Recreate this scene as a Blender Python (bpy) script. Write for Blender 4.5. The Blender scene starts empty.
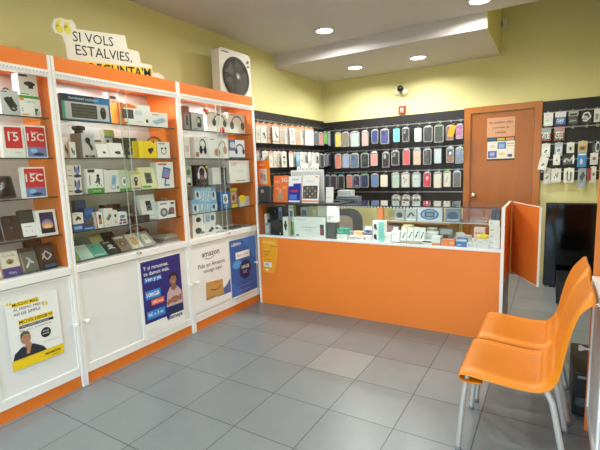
import bpy, math, random
from mathutils import Matrix, Vector
random.seed(7)
C = bpy.context.scene.collection
PI = math.pi
# ---------------------------------------------------------------- camera (solved from the floor tiles and the shelving)
F_PX, PITCH, ROLL, YAW = 415.85, -0.135039, -0.0355452, -0.546076
CAM = Vector((1.4988, -2.0635, 1.4448))
_f = Vector((math.sin(YAW)*math.cos(PITCH), math.cos(YAW)*math.cos(PITCH), math.sin(PITCH)))
_r = Vector((math.cos(YAW), -math.sin(YAW), 0)); _u = _r.cross(_f)
RT = _r*math.cos(ROLL) + _u*math.sin(ROLL); UP = -_r*math.sin(ROLL) + _u*math.cos(ROLL)
def at(px, py, axis, val):
    d = _f + RT*((px-300)/F_PX) - UP*((py-225)/F_PX)
    return CAM + d*((val-CAM[axis])/d[axis])
cd = bpy.data.cameras.new('camera'); cam = bpy.data.objects.new('camera', cd); C.objects.link(cam)
cd.sensor_width = 36; cd.lens = 36*F_PX/600; cd.clip_start = 0.05
m = Matrix((RT, UP, -_f)).transposed().to_4x4(); m.translation = CAM
cam.matrix_world = m
bpy.context.scene.camera = cam

# ---------------------------------------------------------------- materials
def lin(h):
    h = h.lstrip('#'); o = []
    for i in (0, 2, 4):
        c = int(h[i:i+2], 16)/255
        o.append(c/12.92 if c <= .04045 else ((c+.055)/1.055)**2.4)
    return (*o, 1)
_mats = {}
def M(h, rough=.5, metal=0., coat=0., spec=.5):
    k = (h, rough, metal, coat, spec)
    if k in _mats: return _mats[k]
    m = bpy.data.materials.new('paint_'+h.strip('#')); m.use_nodes = True
    b = m.node_tree.nodes['Principled BSDF']
    b.inputs['Base Color'].default_value = lin(h); b.inputs['Roughness'].default_value = rough
    b.inputs['Metallic'].default_value = metal; b.inputs['Coat Weight'].default_value = coat
    b.inputs['Specular IOR Level'].default_value = spec
    _mats[k] = m; return m
def nodes(name):
    m = bpy.data.materials.new(name); m.use_nodes = True
    nt = m.node_tree; return m, nt, nt.nodes['Principled BSDF'], nt.nodes.new, nt.links.new
def noisy(name, c1, c2, scale, rough=.5, bump=0., stretch=(1, 1, 1), detail=4, bscale=None, coat=0.):
    m, nt, b, N, L = nodes(name)
    tc = N('ShaderNodeTexCoord'); mp = N('ShaderNodeMapping'); mp.inputs['Scale'].default_value = stretch
    L(tc.outputs['Object'], mp.inputs['Vector'])
    nz = N('ShaderNodeTexNoise'); nz.inputs['Scale'].default_value = scale; nz.inputs['Detail'].default_value = detail
    L(mp.outputs[0], nz.inputs['Vector'])
    mx = N('ShaderNodeMix'); mx.data_type = 'RGBA'; mx.inputs['A'].default_value = lin(c1); mx.inputs['B'].default_value = lin(c2)
    L(nz.outputs['Fac'], mx.inputs['Factor']); L(mx.outputs['Result'], b.inputs['Base Color'])
    b.inputs['Roughness'].default_value = rough; b.inputs['Coat Weight'].default_value = coat
    if bump:
        n2 = N('ShaderNodeTexNoise'); n2.inputs['Scale'].default_value = bscale or scale*4
        L(mp.outputs[0], n2.inputs['Vector'])
        bp = N('ShaderNodeBump'); bp.inputs['Strength'].default_value = bump; bp.inputs['Distance'].default_value = .004
        L(n2.outputs['Fac'], bp.inputs['Height']); L(bp.outputs[0], b.inputs['Normal'])
    return m
def thin_glass(name, tint, refl=1., haze=0., hazecol='#ffffff', rough=.02):
    m, nt, b, N, L = nodes(name); nt.nodes.remove(b)
    out = [n for n in nt.nodes if n.type == 'OUTPUT_MATERIAL'][0]
    t = N('ShaderNodeBsdfTransparent'); t.inputs[0].default_value = lin(tint)
    g = N('ShaderNodeBsdfGlossy'); g.inputs['Roughness'].default_value = rough
    lw = N('ShaderNodeLayerWeight'); lw.inputs['Blend'].default_value = .5                  # Schlick, the same from both faces of the sheet
    pw = N('ShaderNodeMath'); pw.operation = 'POWER'; pw.inputs[1].default_value = 5.; L(lw.outputs['Facing'], pw.inputs[0])
    mu = N('ShaderNodeMath'); mu.operation = 'MULTIPLY_ADD'; mu.inputs[1].default_value = .9*refl; mu.inputs[2].default_value = .035*refl
    L(pw.outputs[0], mu.inputs[0])
    mx = N('ShaderNodeMixShader'); L(mu.outputs[0], mx.inputs[0]); L(t.outputs[0], mx.inputs[1]); L(g.outputs[0], mx.inputs[2])
    last = mx
    if haze:
        d = N('ShaderNodeBsdfDiffuse'); d.inputs[0].default_value = lin(hazecol)
        m2 = N('ShaderNodeMixShader'); m2.inputs[0].default_value = haze
        L(mx.outputs[0], m2.inputs[1]); L(d.outputs[0], m2.inputs[2]); last = m2
    L(last.outputs[0], out.inputs[0]); return m
def emit(name, col, s):
    m, nt, b, N, L = nodes(name)
    b.inputs['Base Color'].default_value = lin(col); b.inputs['Emission Color'].default_value = lin(col); b.inputs['Emission Strength'].default_value = s
    return m

WALL = noisy('yellow_wall_paint', '#dcd598', '#e0d99e', 3, .85, .15, bscale=180)
CEIL = noisy('white_ceiling_paint', '#ccc8c6', '#d2cecb', 2, .9, .1, bscale=150)
ORANGE = noisy('orange_laminate', '#ee7d26', '#f18329', 2.5, .42)
ORANGE_IN = noisy('orange_cabinet_laminate', '#dc7426', '#e27a2c', 6, .5, stretch=(1, 1, .2))
WHITE = noisy('white_laminate', '#e9e7e4', '#efedea', 3, .4)
BACKP = noisy('pale_grey_board', '#c6c1c2', '#ccc7c8', 3, .6)
PVC = M('#f2f0ec', .35)
BLACK = noisy('black_slat_board', '#131112', '#1a1718', 5, .5, stretch=(.3, .3, 3))
WOOD = noisy('orange_brown_door_wood', '#9a5412', '#aa6018', 6, .38, stretch=(3, 3, .35), detail=8)
WOODF = noisy('door_casing_wood', '#a86018', '#b86c1e', 6, .35, stretch=(3, 3, .35), detail=8)
TAN = noisy('light_desk_wood', '#b98f5c', '#c79d69', 5, .5, stretch=(.4, 3, 3), detail=8)
GLASS = thin_glass('clear_pane_glass', '#fbfdfc', .8)
SHELF = thin_glass('shelf_glass', '#eff4f2', .9)
TOPGLASS = thin_glass('counter_top_glass', '#f1f5f4', 1.45, rough=.01)
SHELF_EDGE = M('#27332f', .25)
POUCH = thin_glass('clear_plastic_pouch', '#fbfdfd', 1., .03, '#f4f8fa', .1)
POUCH_RIM = thin_glass('welded_plastic_rim', '#fbfdfd', 1., .24, '#f0f4f5', .15)
CHROME = M('#d8d8d8', .18, 1.)
ALU = M('#d6d3ce', .42, .55)
STEEL = M('#98989b', .42, .8)
BLK = M('#141416', .4); DGREY = M('#3a3b3e', .5); GREY = M('#86898c', .5); LGREY = M('#c5c8ca', .5)
WHT = M('#f1f0ee', .5); OFFW = M('#e4e3de', .5); RED = M('#d3202f', .45); YEL = M('#f5d40f', .5)
GREEN = M('#3f9a3c', .5); TEAL = M('#3aa39b', .5); MINT = M('#bcdccf', .5); BLUE = M('#1f58b0', .45); NAVY = M('#1c2a5e', .45)
LBLUE = M('#9cc3e4', .5); SKY = M('#cfe3f2', .5); PINK = M('#e3a9a2', .5); ORG = M('#f07e1e', .5); BROWN = M('#6b4a35', .55)
PURPLE = M('#4a3590', .5); PEACH = M('#e8bd97', .5); MAG = M('#b34488', .5); CORAL = M('#e5796d', .5); BEIGE = M('#d9c8a8', .55)
GLOSSB = M('#08080a', .06)

# ---------------------------------------------------------------- mesh builder
_txt = {}
def text_geo(s, bold=0.):
    k = (s, bold)
    if k in _txt: return _txt[k]
    cu = bpy.data.curves.new('lettering', 'FONT'); cu.body = s; cu.size = 1; cu.resolution_u = 2; cu.offset = bold*.45
    o = bpy.data.objects.new('lettering', cu); C.objects.link(o)
    dg = bpy.context.evaluated_depsgraph_get(); me = bpy.data.meshes.new_from_object(o.evaluated_get(dg))
    vs = [(v.co.x, v.co.y) for v in me.vertices]; fs = [tuple(p.vertices) for p in me.polygons]
    bpy.data.objects.remove(o); bpy.data.curves.remove(cu); bpy.data.meshes.remove(me)
    x0 = min((v[0] for v in vs), default=0); x1 = max((v[0] for v in vs), default=1)
    _txt[k] = ([(v[0]-x0, v[1]) for v in vs], fs, x1-x0); return _txt[k]
WM = {}
class MB:
    def __init__(s): s.v, s.f, s.i, s.m, s.sm = [], [], [], [], []
    def mi(s, mat):
        if mat not in s.m: s.m.append(mat)
        return s.m.index(mat)
    def add(s, vs, fs, mat, smooth=False):
        n = len(s.v); s.v += [tuple(v) for v in vs]; k = s.mi(mat)
        for f in fs: s.f.append(tuple(n+i for i in f)); s.i.append(k); s.sm.append(smooth)
        return s
    def box(s, x0, x1, y0, y1, z0, z1, mat):
        vs = [(x, y, z) for z in (z0, z1) for y in (y0, y1) for x in (x0, x1)]
        return s.add(vs, [(0, 2, 3, 1), (4, 5, 7, 6), (0, 1, 5, 4), (2, 6, 7, 3), (0, 4, 6, 2), (1, 3, 7, 5)], mat)
    def prism(s, poly, a0, a1, mat, axis='y', smooth=False):       # poly in the two other axes, extruded along axis
        def P(p, a): return {'x': (a, p[0], p[1]), 'y': (p[0], a, p[1]), 'z': (p[0], p[1], a)}[axis]
        n = len(poly); vs = [P(p, a0) for p in poly]+[P(p, a1) for p in poly]
        fs = [tuple(range(n)), tuple(range(2*n-1, n-1, -1))]
        s.add(vs, fs, mat)
        return s.add(vs, [(i, i+n, (i+1) % n+n, (i+1) % n) for i in range(n)], mat, smooth)
    def tube(s, pts, r, mat, n=10, cap=True):
        pts = [Vector(p) for p in pts]; rs = r if isinstance(r, (list, tuple)) else [r]*len(pts)
        vs = []; fs = []; ref = None
        for i, p in enumerate(pts):
            d = (pts[min(i+1, len(pts)-1)]-pts[max(i-1, 0)]).normalized()
            if ref is None: ref = d.orthogonal().normalized()
            ref = (ref-d*ref.dot(d)).normalized(); b = d.cross(ref)
            for k in range(n):
                a = 2*PI*k/n; vs.append(p+(ref*math.cos(a)+b*math.sin(a))*rs[i])
        for i in range(len(pts)-1):
            for k in range(n): fs.append((i*n+k, i*n+(k+1) % n, (i+1)*n+(k+1) % n, (i+1)*n+k))
        s.add(vs, fs, mat, True)
        if cap: s.add(vs[:n], [tuple(range(n-1, -1, -1))], mat); s.add(vs[-n:], [tuple(range(n))], mat)
        return s
    def lathe(s, prof, mat, o=(0, 0, 0), axis='z', n=24):
        vs = []; fs = []
        for r, h in prof:
            for k in range(n):
                a = 2*PI*k/n; c, t = r*math.cos(a), r*math.sin(a)
                p = {'z': (c, t, h), 'y': (c, h, t), 'x': (h, c, t)}[axis]
                vs.append((p[0]+o[0], p[1]+o[1], p[2]+o[2]))
        for i in range(len(prof)-1):
            for k in range(n): fs.append((i*n+k, i*n+(k+1) % n, (i+1)*n+(k+1) % n, (i+1)*n+k))
        return s.add(vs, fs, mat, True)
    def art(s, w, h, y, items):
        """front-face drawing: u across 0..1, v up 0..1, on the plane y (facing -y)"""
        X = lambda u: (u-.5)*w
        for q, it in enumerate(items):
            yy = y-.0005-.00012*q; k = it[0]
            if k == 'r':
                _, a, b, c, d, mat = it
                s.add([(X(a), yy, b*h), (X(c), yy, b*h), (X(c), yy, d*h), (X(a), yy, d*h)], [(0, 1, 2, 3)], mat)
            elif k == 'p':
                s.add([(X(u), yy, v*h) for u, v in it[1]], [tuple(range(len(it[1])))], it[2])
            elif k == 'e':
                _, cu, cv, ru, rv, mat = it
                s.add([(X(cu+ru*math.cos(2*PI*j/20)), yy, (cv+rv*math.sin(2*PI*j/20))*h) for j in range(20)], [tuple(range(20))], mat)
            elif k == 'l':
                _, pts, t, mat = it
                P = [Vector((X(u), v*h)) for u, v in pts]
                for a, b in zip(P, P[1:]):
                    d = (b-a); nn = Vector((-d.y, d.x)).normalized()*t/2
                    s.add([(a.x-nn.x, yy, a.y-nn.y), (b.x-nn.x, yy, b.y-nn.y), (b.x+nn.x, yy, b.y+nn.y), (a.x+nn.x, yy, a.y+nn.y)], [(0, 1, 2, 3)], mat)
            elif k == 't':                                         # text: string, u, v of baseline start, width share, material, bold, (height share)
                _, tx, u, v, ws, mat = it[:6]; bold = it[6] if len(it) > 6 else 0.
                vs, fs, tw = text_geo(tx, bold); sc = ws*w/max(tw, .01); sy = it[7]*h/.72 if len(it) > 7 else sc
                s.add([(X(u)+a*sc, yy, v*h+b*sy) for a, b in vs], fs, mat)
        return s
    def build(s, name, parent=None, world=False, mats=None):
        me = bpy.data.meshes.new(name); me.from_pydata(s.v, [], s.f)
        for mt in s.m: me.materials.append(mt)
        me.polygons.foreach_set('material_index', s.i); me.polygons.foreach_set('use_smooth', s.sm); me.update()
        o = bpy.data.objects.new(name, me); C.objects.link(o)
        if parent:
            o.parent = parent
            if world: o.matrix_parent_inverse = WM[parent].inverted(); WM[o] = Matrix()
            else: WM[o] = WM[parent]
        else: WM[o] = Matrix()
        return o
def bevel(o, w=.004, seg=2):
    b = o.modifiers.new('bevel', 'BEVEL'); b.width = w; b.segments = seg; b.limit_method = 'ANGLE'; return o
def tag(o, label, cat, group=None, kind=None):
    o['label'] = label; o['category'] = cat
    if group: o['group'] = group
    if kind: o['kind'] = kind
    return o
def thing(name, label, cat, loc=(0, 0, 0), rz=0, group=None, lean=0, ry=0):
    o = bpy.data.objects.new(name, None); C.objects.link(o); o.empty_display_size = .05
    o.location = loc; o.rotation_euler = (-lean, ry, rz)
    WM[o] = Matrix.LocRotScale(Vector(loc), o.rotation_euler, None)
    return tag(o, label, cat, group)
def struct(name, mb): o = mb.build(name); o['kind'] = 'structure'; return o
def dup(root, loc, label):
    r = root.copy(); C.objects.link(r); r.location = loc; r['label'] = label
    for ch in list(root.children):
        c = ch.copy(); C.objects.link(c); c.parent = r
        for g in list(ch.children):
            d = g.copy(); C.objects.link(d); d.parent = c
    return r
def rrect(w, h, r, n=5, x=0, z=0):
    o = []
    for cx, cz, a0 in ((w/2-r, h/2-r, 0), (-w/2+r, h/2-r, PI/2), (-w/2+r, -h/2+r, PI), (w/2-r, -h/2+r, 1.5*PI)):
        for k in range(n+1):
            a = a0+PI/2*k/n; o.append((x+cx+r*math.cos(a), z+cz+r*math.sin(a)))
    return o

# ---------------------------------------------------------------- the room
XL, XR, YB, YF, ZC, YS, ZS, XS = -1.6, 2.08, 3.83, -4.2, 2.89, 2.56, 2.735, .9
def floor_material():
    m, nt, b, N, L = nodes('grey_floor_tiles')
    tc = N('ShaderNodeTexCoord'); sx = N('ShaderNodeSeparateXYZ'); L(tc.outputs['Object'], sx.inputs[0])
    def math1(op, a, v=None, v2=None):
        n = N('ShaderNodeMath'); n.operation = op; L(a, n.inputs[0])
        if v is not None:
            if isinstance(v, float): n.inputs[1].default_value = v
            else: L(v, n.inputs[1])
        return n.outputs[0]
    sc = [math1('DIVIDE', sx.outputs[i], .4) for i in (0, 1)]
    fl = [math1('FLOOR', s) for s in sc]; fr = [math1('FRACT', s) for s in sc]
    cm = N('ShaderNodeCombineXYZ'); L(fl[0], cm.inputs[0]); L(fl[1], cm.inputs[1])
    wn = N('ShaderNodeTexWhiteNoise'); L(cm.outputs[0], wn.inputs['Vector'])
    edges = []
    for f in fr:
        c = math1('SUBTRACT', f, .5); c = math1('ABSOLUTE', c); edges.append(math1('GREATER_THAN', c, .4935))
    ed = math1('MAXIMUM', edges[0], edges[1])
    # the one replaced, paler tile
    a = math1('COMPARE', fl[0], 0.); a.node.inputs[2].default_value = .3
    c = math1('COMPARE', fl[1], 1.); c.node.inputs[2].default_value = .3
    pale = math1('MULTIPLY', a, c)
    speck = N('ShaderNodeTexNoise'); speck.inputs['Scale'].default_value = 140; speck.inputs['Detail'].default_value = 3; L(tc.outputs['Object'], speck.inputs['Vector'])
    blot = N('ShaderNodeTexNoise'); blot.inputs['Scale'].default_value = 5; blot.inputs['Detail'].default_value = 5; L(tc.outputs['Object'], blot.inputs['Vector'])
    def mix(fac, A, B, f=None):
        n = N('ShaderNodeMix'); n.data_type = 'RGBA'
        if isinstance(fac, float): n.inputs['Factor'].default_value = fac
        else: L(fac, n.inputs['Factor'])
        for k, v in (('A', A), ('B', B)):
            if isinstance(v, str): n.inputs[k].default_value = lin(v)
            else: L(v, n.inputs[k])
        return n.outputs['Result']
    base = mix(wn.outputs['Value'], '#6d7779', '#7b8688')
    base = mix(pale, base, '#8f938f')
    base = mix(.3, base, mix(speck.outputs['Fac'], '#3c4040', '#c0c2c0'))
    base = mix(.12, base, mix(blot.outputs['Fac'], '#505050', '#b4b4b4'))
    base = mix(ed, base, '#454849')
    L(base, b.inputs['Base Color'])
    ro = N('ShaderNodeMapRange'); ro.inputs['To Min'].default_value = .24; ro.inputs['To Max'].default_value = .38; L(blot.outputs['Fac'], ro.inputs['Value']); L(ro.outputs[0], b.inputs['Roughness'])
    bp = N('ShaderNodeBump'); bp.inputs['Strength'].default_value = .5; bp.inputs['Distance'].default_value = .002; bp.invert = True
    L(ed, bp.inputs['Height']); L(bp.outputs[0], b.inputs['Normal'])
    return m
struct('floor', MB().box(XL-.1, XR+.1, YF-.1, YB+.1, -.1, 0, floor_material()))
struct('wall_left', MB().box(XL-.1, XL, YF, YB, 0, 3.4, WALL))
struct('wall_right', MB().box(XR, XR+.1, YF, YB, 0, 3.4, WALL))
struct('wall_back', MB().box(XL-.1, XR+.1, YB, YB+.1, 0, 3.4, WALL))
struct('ceiling', MB().box(XL, XR, YF, YS, ZC, ZC+.08, CEIL).box(XS, XR, YS, YB, 3.3, 3.38, CEIL).box(XS, XR, YS-.02, YS, ZC+.08, 3.3, CEIL))
so = MB().box(XL, XS-.012, YS, YB, ZS, ZC+.08, CEIL); so.box(XS-.012, XS, YS, YB, ZS, 3.3, WALL)
struct('trim_1', so)
# street front behind the camera: low wall, posts and a glazed opening
fw = MB().box(XL, XR, YF-.1, YF, 2.55, ZC+.1, WALL).box(XL, XL+.25, YF-.1, YF, 0, 2.55, WALL).box(XR-.2, XR, YF-.1, YF, 0, 2.55, WALL).box(XL+.25, XR-.2, YF-.1, YF, 0, .12, WALL)
struct('wall_front', fw)
wf = MB()
for x in (XL+.25, .3, XR-.26): wf.box(x, x+.06, YF-.08, YF-.02, .12, 2.55, ALU)
for z in (.12, 2.49): wf.box(XL+.25, XR-.2, YF-.08, YF-.02, z, z+.06, ALU)
win = struct('window_1', wf)
g = MB().box(XL+.31, .3, YF-.053, YF-.047, .18, 2.49, GLASS).box(.36, XR-.26, YF-.053, YF-.047, .18, 2.49, GLASS).build('pane', win)
struct('floor_outside', MB().box(-12, 12, -16, YF-.1, -.15, -.03, M('#8f8d88', .8)))

# door in the back wall
DX0, DX1, DZ = .495, 1.37, 2.14
dr = MB()
dr.box(DX0, DX0+.075, YB-.045, YB, 0, DZ, WOODF).box(DX1-.075, DX1, YB-.045, YB, 0, DZ, WOODF).box(DX0+.075, DX1-.075, YB-.045, YB, DZ-.075, DZ, WOODF)
for a in (DX0+.075, DX1-.087): dr.box(a, a+.012, YB-.03, YB, 0, DZ-.075, WOOD)
door = struct('door_1', dr)
lf = MB().box(DX0+.087, DX1-.087, YB-.022, YB-.002, .008, DZ-.087, WOOD).build('door_leaf', door, True); bevel(lf, .002)
kn = MB().lathe([(0, -.066), (.021, -.07), (.032, -.058), (.032, -.046), (.014, -.034), (.013, -.008), (.032, -.006), (.032, .002), (0, .002)], CHROME, (at(473.5, 195, 1, YB-.05)[0], YB-.024, at(473.5, 195, 1, YB-.05)[2]), 'y').build('door_knob', lf, True)
for z in (.25, 1.05, 1.85): MB().tube([(DX1-.085, YB-.03, z), (DX1-.085, YB-.03, z+.09)], .006, STEEL).build('hinge', door, True)
# slatwalls
def slatwall(name, label, loc, rz, w, z0, z1, rails, hooks, group=None, hl=.2):
    t = thing(name, label, 'slatwall', loc, rz, group)
    MB().box(-w/2, w/2, -.018, 0, z0, z1, BLACK).build('panel', t)
    for z in rails:
        MB().box(-w/2+.004, w/2-.004, -.022, -.018, z-.006, z+.006, STEEL).build('rail', t)
    for x, z in hooks:
        hk = MB(); hk.box(x-.012, x+.012, -.026, -.022, z-.02, z+.012, STEEL)
        hk.tube([(x, -.024, z), (x, -.024-hl, z), (x, -.034-hl, z+.014)], .0016, STEEL, 6); hk.build('hook', t)
    return t
# ---------------------------------------------------------------- glass display cabinets
CW_D = .38
SHELVES = (1.82, 1.568, 1.32, 1.068)
def cabinet(label, loc, rz, W, far_post=True, near_post=True, knob_in=0.):
    t = thing('display_cabinet', label, 'display cabinet', loc, rz, 'glass fronted display cabinets')
    D = CW_D
    for s in (-1, 1):
        x0, x1 = sorted((s*(W/2), s*(W/2-.022)))
        post = (s == 1 and far_post) or (s == -1 and near_post)
        MB().box(x0, x1, -D+.02 if post else -D, 0, 0, 2.14 if post else 2.2, ORANGE_IN).build('side_panel', t)
        if post:
            x0, x1 = sorted((s*(W/2), s*(W/2-.021)))
            bevel(MB().box(x0, x1, -D, -D+.02, 0, 2.2, PVC).build('post', t), .003)
    xi = W/2-.022
    MB().box(-xi, xi, -.016, 0, .12, 2.14, BACKP).build('back_panel', t)
    MB().box(-xi, xi, -D+.02, -.016, 2.12, 2.14, ORANGE_IN).build('top_panel', t)
    xp = W/2-.021
    MB().box(-xp, xp, -D+.002, -D+.02, 2.108, 2.2, ORANGE).build('cornice', t)
    rl = MB().box(-xp, xp, -D-.004, -D+.02, 2.066, 2.108, PVC).build('light_rail', t)
    st = MB().box(-xp, xp, -D-.007, -D-.004, 2.078, 2.098, WHT); n = int(W/.021)
    for k in range(n):
        x = -xp+(k+.5)*2*xp/n; st.box(x-.005, x+.005, -D-.009, -D-.007, 2.083, 2.093, LGREY)
    st.build('led_strip', rl)
    for z in SHELVES:
        sh = MB().box(-xi, xi, -.332, -.02, z-.006, z, SHELF); sh.box(-xi, xi, -.334, -.332, z-.0065, z+.0005, SHELF_EDGE)
        sh.build('glass_shelf', t)
    for k, (a, b, y) in enumerate(((-xp, .03, -.352), (-.03, xp, -.344))):
        e0, e1 = (b-.004, b) if k == 0 else (a, a+.004)
        MB().box(a, b, y, y+.004, .852, 2.066, GLASS).box(e0, e1, y-.0004, y+.0044, .852, 2.066, M('#b9cbc6', .2)).build('sliding_glass', t)
    lg = bevel(MB().box(-xp, xp, -D-.006, -.016, .8, .85, PVC).build('ledge', t), .003)
    MB().lathe([(0, -D-.022), (.009, -D-.022), (.011, -D-.006)], CHROME, (.0, 0, .842), 'y', 14).box(-.028, -.012, -D-.012, -D-.006, .838, .852, ALU).build('lock', lg)
    for s in (-1, 1):
        a, b = (-xp, -.003) if s < 0 else (.003, xp)
        d = MB().box(a, b, -D+.012, -D+.026, .125, .795, WHITE).build('door', t)
        fr = MB(); w = .02
        fr.box(a, b, -D+.004, -D+.012, .125, .125+w, PVC).box(a, b, -D+.004, -D+.012, .795-w*.6, .795, PVC)
        fr.box(a, a+w*.7, -D+.004, -D+.012, .125+w, .795-w*.6, PVC).box(b-w*.7, b, -D+.004, -D+.012, .125+w, .795-w*.6, PVC)
        fr.build('door_frame', d)
        x = s*(xp-.018)-(knob_in if s > 0 else 0)
        MB().lathe([(0, -D-.046), (.012, -D-.046), (.016, -D-.04), (.013, -D-.03), (.006, -D-.018), (.006, -D+.004)], PVC, (x, 0, .462), 'y', 14).build('knob', d)
    MB().box(-xp, xp, -D+.02, -D+.036, 0, .085, ORANGE).build('plinth', t)
    MB().box(-xp, xp, -D+.006, -D+.022, .085, .125, PVC).build('bottom_rail', t)
    for x in (-W*.18, W*.18):
        MB().lathe([(0, 2.112), (.026, 2.112), (.028, 2.114), (.036, 2.113), (.037, 2.12)], LAMPW, (x, -.2, 0), 'z', 20).build('spotlight', t)
    return t
LAMPW = emit('warm_cabinet_lamp', '#fff4e4', 6.)
cabinet('white and orange display cabinet, nearest of the left row, with red phone boxes', (XL+.001, -1.045, 0), PI/2, 1.034)
cabinet('white and orange display cabinet in the middle of the left row, with blue keyboard box', (XL+.001, -.0065, 0), PI/2, 1.039)
cabinet('white and orange display cabinet beside the counter, with headphone boxes', (XL+.001, 1.0385, 0), PI/2, 1.045, knob_in=.085)
cabinet('orange and white display cabinet against the right wall behind the chairs', (XR-.001, -.03, 0), -PI/2, 1.04, near_post=False)

# ---------------------------------------------------------------- counter with glass showcase
CY, CB, CX0, CX1, CT = 1.485, 2.03, -1.2, 1.2, 1.09
ct = thing('showcase_counter', 'long orange shop counter with glass showcase top', 'counter', (0, CY, 0))
MB().box(CX0+.02, CX1-.024, CY+.002, CY+.02, 0, .735, ORANGE).build('front_panel', ct, True)
MB().box(CX0+.02, CX1-.02, CB-.03, CB-.012, 0, .735, ORANGE_IN).build('rear_panel', ct, True)
MB().box(CX0+.02, CX1-.02, CY+.02, CB-.012, .735, .75, PVC).build('showcase_floor', ct, True)
bevel(MB().box(CX0, CX1-.024, CY-.006, CY+.014, .733, .757, PVC).build('ledge_strip', ct, True), .003)
e = MB().box(CX0, CX0+.02, CY+.012, CB, 0, CT-.01, ORANGE_IN).build('end_panel', ct, True)
MB().box(CX0, CX0+.022, CY-.004, CY+.012, 0, CT-.01, PVC).build('edge_trim', e, True)
e = MB().box(CX1-.02, CX1, CY+.008, CB, .46, CT, ORANGE_IN).build('end_panel', ct, True)
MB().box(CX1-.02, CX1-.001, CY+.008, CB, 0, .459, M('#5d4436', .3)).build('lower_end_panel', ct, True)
et = MB().box(CX1-.024, CX1, CY-.006, CY+.008, 0, CT, PVC).box(CX1-.016, CX1+.002, CY-.006, CB, CT, CT+.004, PVC)
et.build('edge_trim', e, True)
MB().box(CX0+.022, CX1-.022, CY, CB, CT-.008, CT, TOPGLASS).build('glass_top', ct, True)
MB().box(CX0+.022, CX1-.042, CY, CY+.005, .757, CT-.008, GLASS).build('front_glass', ct, True)
for a, b, y in ((CX0+.03, .03, CB-.012), (-.03, CX1-.03, CB-.02)):
    MB().box(a, b, y, y+.005, .752, CT-.008, GLASS).build('rear_glass', ct, True)
tr = MB().box(CX0+.022, CX1-.042, CY-.003, CY, CT-.009, CT+.001, DGREY).box(CX0+.022, CX1-.022, CB, CB+.004, CT-.01, CT+.001, DGREY).build('top_rail', ct, True)
a, b = at(338, 206, 1, CY)[0], at(413, 208, 1, CY)[0]
ls = MB().box(a, b, CY-.006, CY-.003, CT-.02, CT-.006, BLK)
for k in range(24):
    x = a+(k+.5)*(b-a)/24; ls.box(x-.008, x+.008, CY-.008, CY-.006, CT-.018, CT-.009, WHT)
ls.build('led_strip', tr, True)
SZ = .925
MB().box(.16, CX1-.022, 1.74, CB-.03, SZ-.006, SZ, SHELF).box(.16, CX1-.022, 1.738, 1.74, SZ-.007, SZ+.001, LGREY).build('inner_shelf', ct, True)
# swinging gate at the end of the counter, standing half open
h0, h1 = Vector((1.215, 2.03, 0)), Vector((1.436, 1.577, 0)); dv = (h1-h0).normalized(); nv = Vector((dv.y, -dv.x, 0))
def slab(mb, p0, p1, n, t0, t1, z0, z1, mat):
    vs = [p+n*t+Vector((0, 0, z)) for z in (z0, z1) for t in (t0, t1) for p in (p0, p1)]
    return mb.add(vs, [(0, 2, 3, 1), (4, 5, 7, 6), (0, 1, 5, 4), (2, 6, 7, 3), (0, 4, 6, 2), (1, 3, 7, 5)], mat)
gp = slab(MB(), h0, h1-dv*.004, nv, -.006, .006, .469, CT-.004, ORANGE_IN).build('gate_panel', ct, True)
ge = MB(); slab(ge, h1-dv*.004, h1+dv*.002, nv, -.0075, .0075, .465, CT, PVC); slab(ge, h0, h1, nv, -.007, .007, CT-.004, CT, PVC); slab(ge, h0, h1, nv, -.007, .007, .465, .469, PVC)
ge.build('edge_trim', gp, True)
for z in (.55, .98): MB().tube([(1.21, 2.037, z), (1.21, 2.037, z+.06)], .005, STEEL).build('hinge', gp, True)

# ---------------------------------------------------------------- slatwalls
def Lz(px, py): return at(px, py, 0, XL+.1)
lw0, lw1 = 1.62, YB-.001
LR = (2.045, 1.70, 1.39)
slatwall('slatwall', 'black slatwall on the left wall beyond the display cabinets', (XL+.0005, (lw0+lw1)/2, 0), PI/2, lw1-lw0, .75, 2.155, LR,
         [(-.9+.137*k, z) for z in LR for k in range(14)], hl=.17)
bx0, bx1 = XL+.019, DX0-.003
BR = (2.0, 1.672, 1.36, 1.06)
BH = []
B_ROWS = [  # colour rows of the back wall: x0, x1, y0, y1 in the photograph
]
# ---------------------------------------------------------------- goods: one carton = one mesh, its print on the front face
def place(side, px0, px1, pyt, plane, z, pyb=None):
    """returns w, h, base point (on the front plane)"""
    ax = {'L': 0, 'B': 1}[side]; oth = 1-ax
    pm = (px0+px1)/2
    ym = pyt+12 if pyb is None else (pyt+pyb)/2
    a, b = at(px0, ym, ax, plane), at(px1, ym, ax, plane)
    zt = at(pm, pyt, ax, plane).z
    zb = z if z is not None else at(pm, pyb, ax, plane).z
    c = (a+b)/2
    return abs(b[oth]-a[oth]), zt-zb, c, zb
def carton(side, name, label, cat, px, z, plane, d, base, art=(), group=None, lean=0., yaw=0., side_mat=None, bev=0.):
    px0, px1, pyt = px[:3]
    w, h, c, zb = place(side, px0, px1, pyt, plane, z, px[3] if len(px) > 3 else None)
    mb = MB().box(-w/2, w/2, -d, 0, 0, h, side_mat or base)
    if side_mat: mb.add([(-w/2, -d-.0003, 0), (w/2, -d-.0003, 0), (w/2, -d-.0003, h), (-w/2, -d-.0003, h)], [(0, 1, 2, 3)], base)
    mb.art(w, h, -d-(.0004 if side_mat else 0), art)
    o = mb.build(name); rz = PI/2 if side == 'L' else 0
    o.location = (plane-d, c.y, zb) if side == 'L' else (c.x, plane+d, zb)
    o.rotation_euler = (-lean, 0, rz+(yaw or random.uniform(-.04, .04)))
    tag(o, label, cat, group); o['h'] = zb+h
    return o
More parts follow.
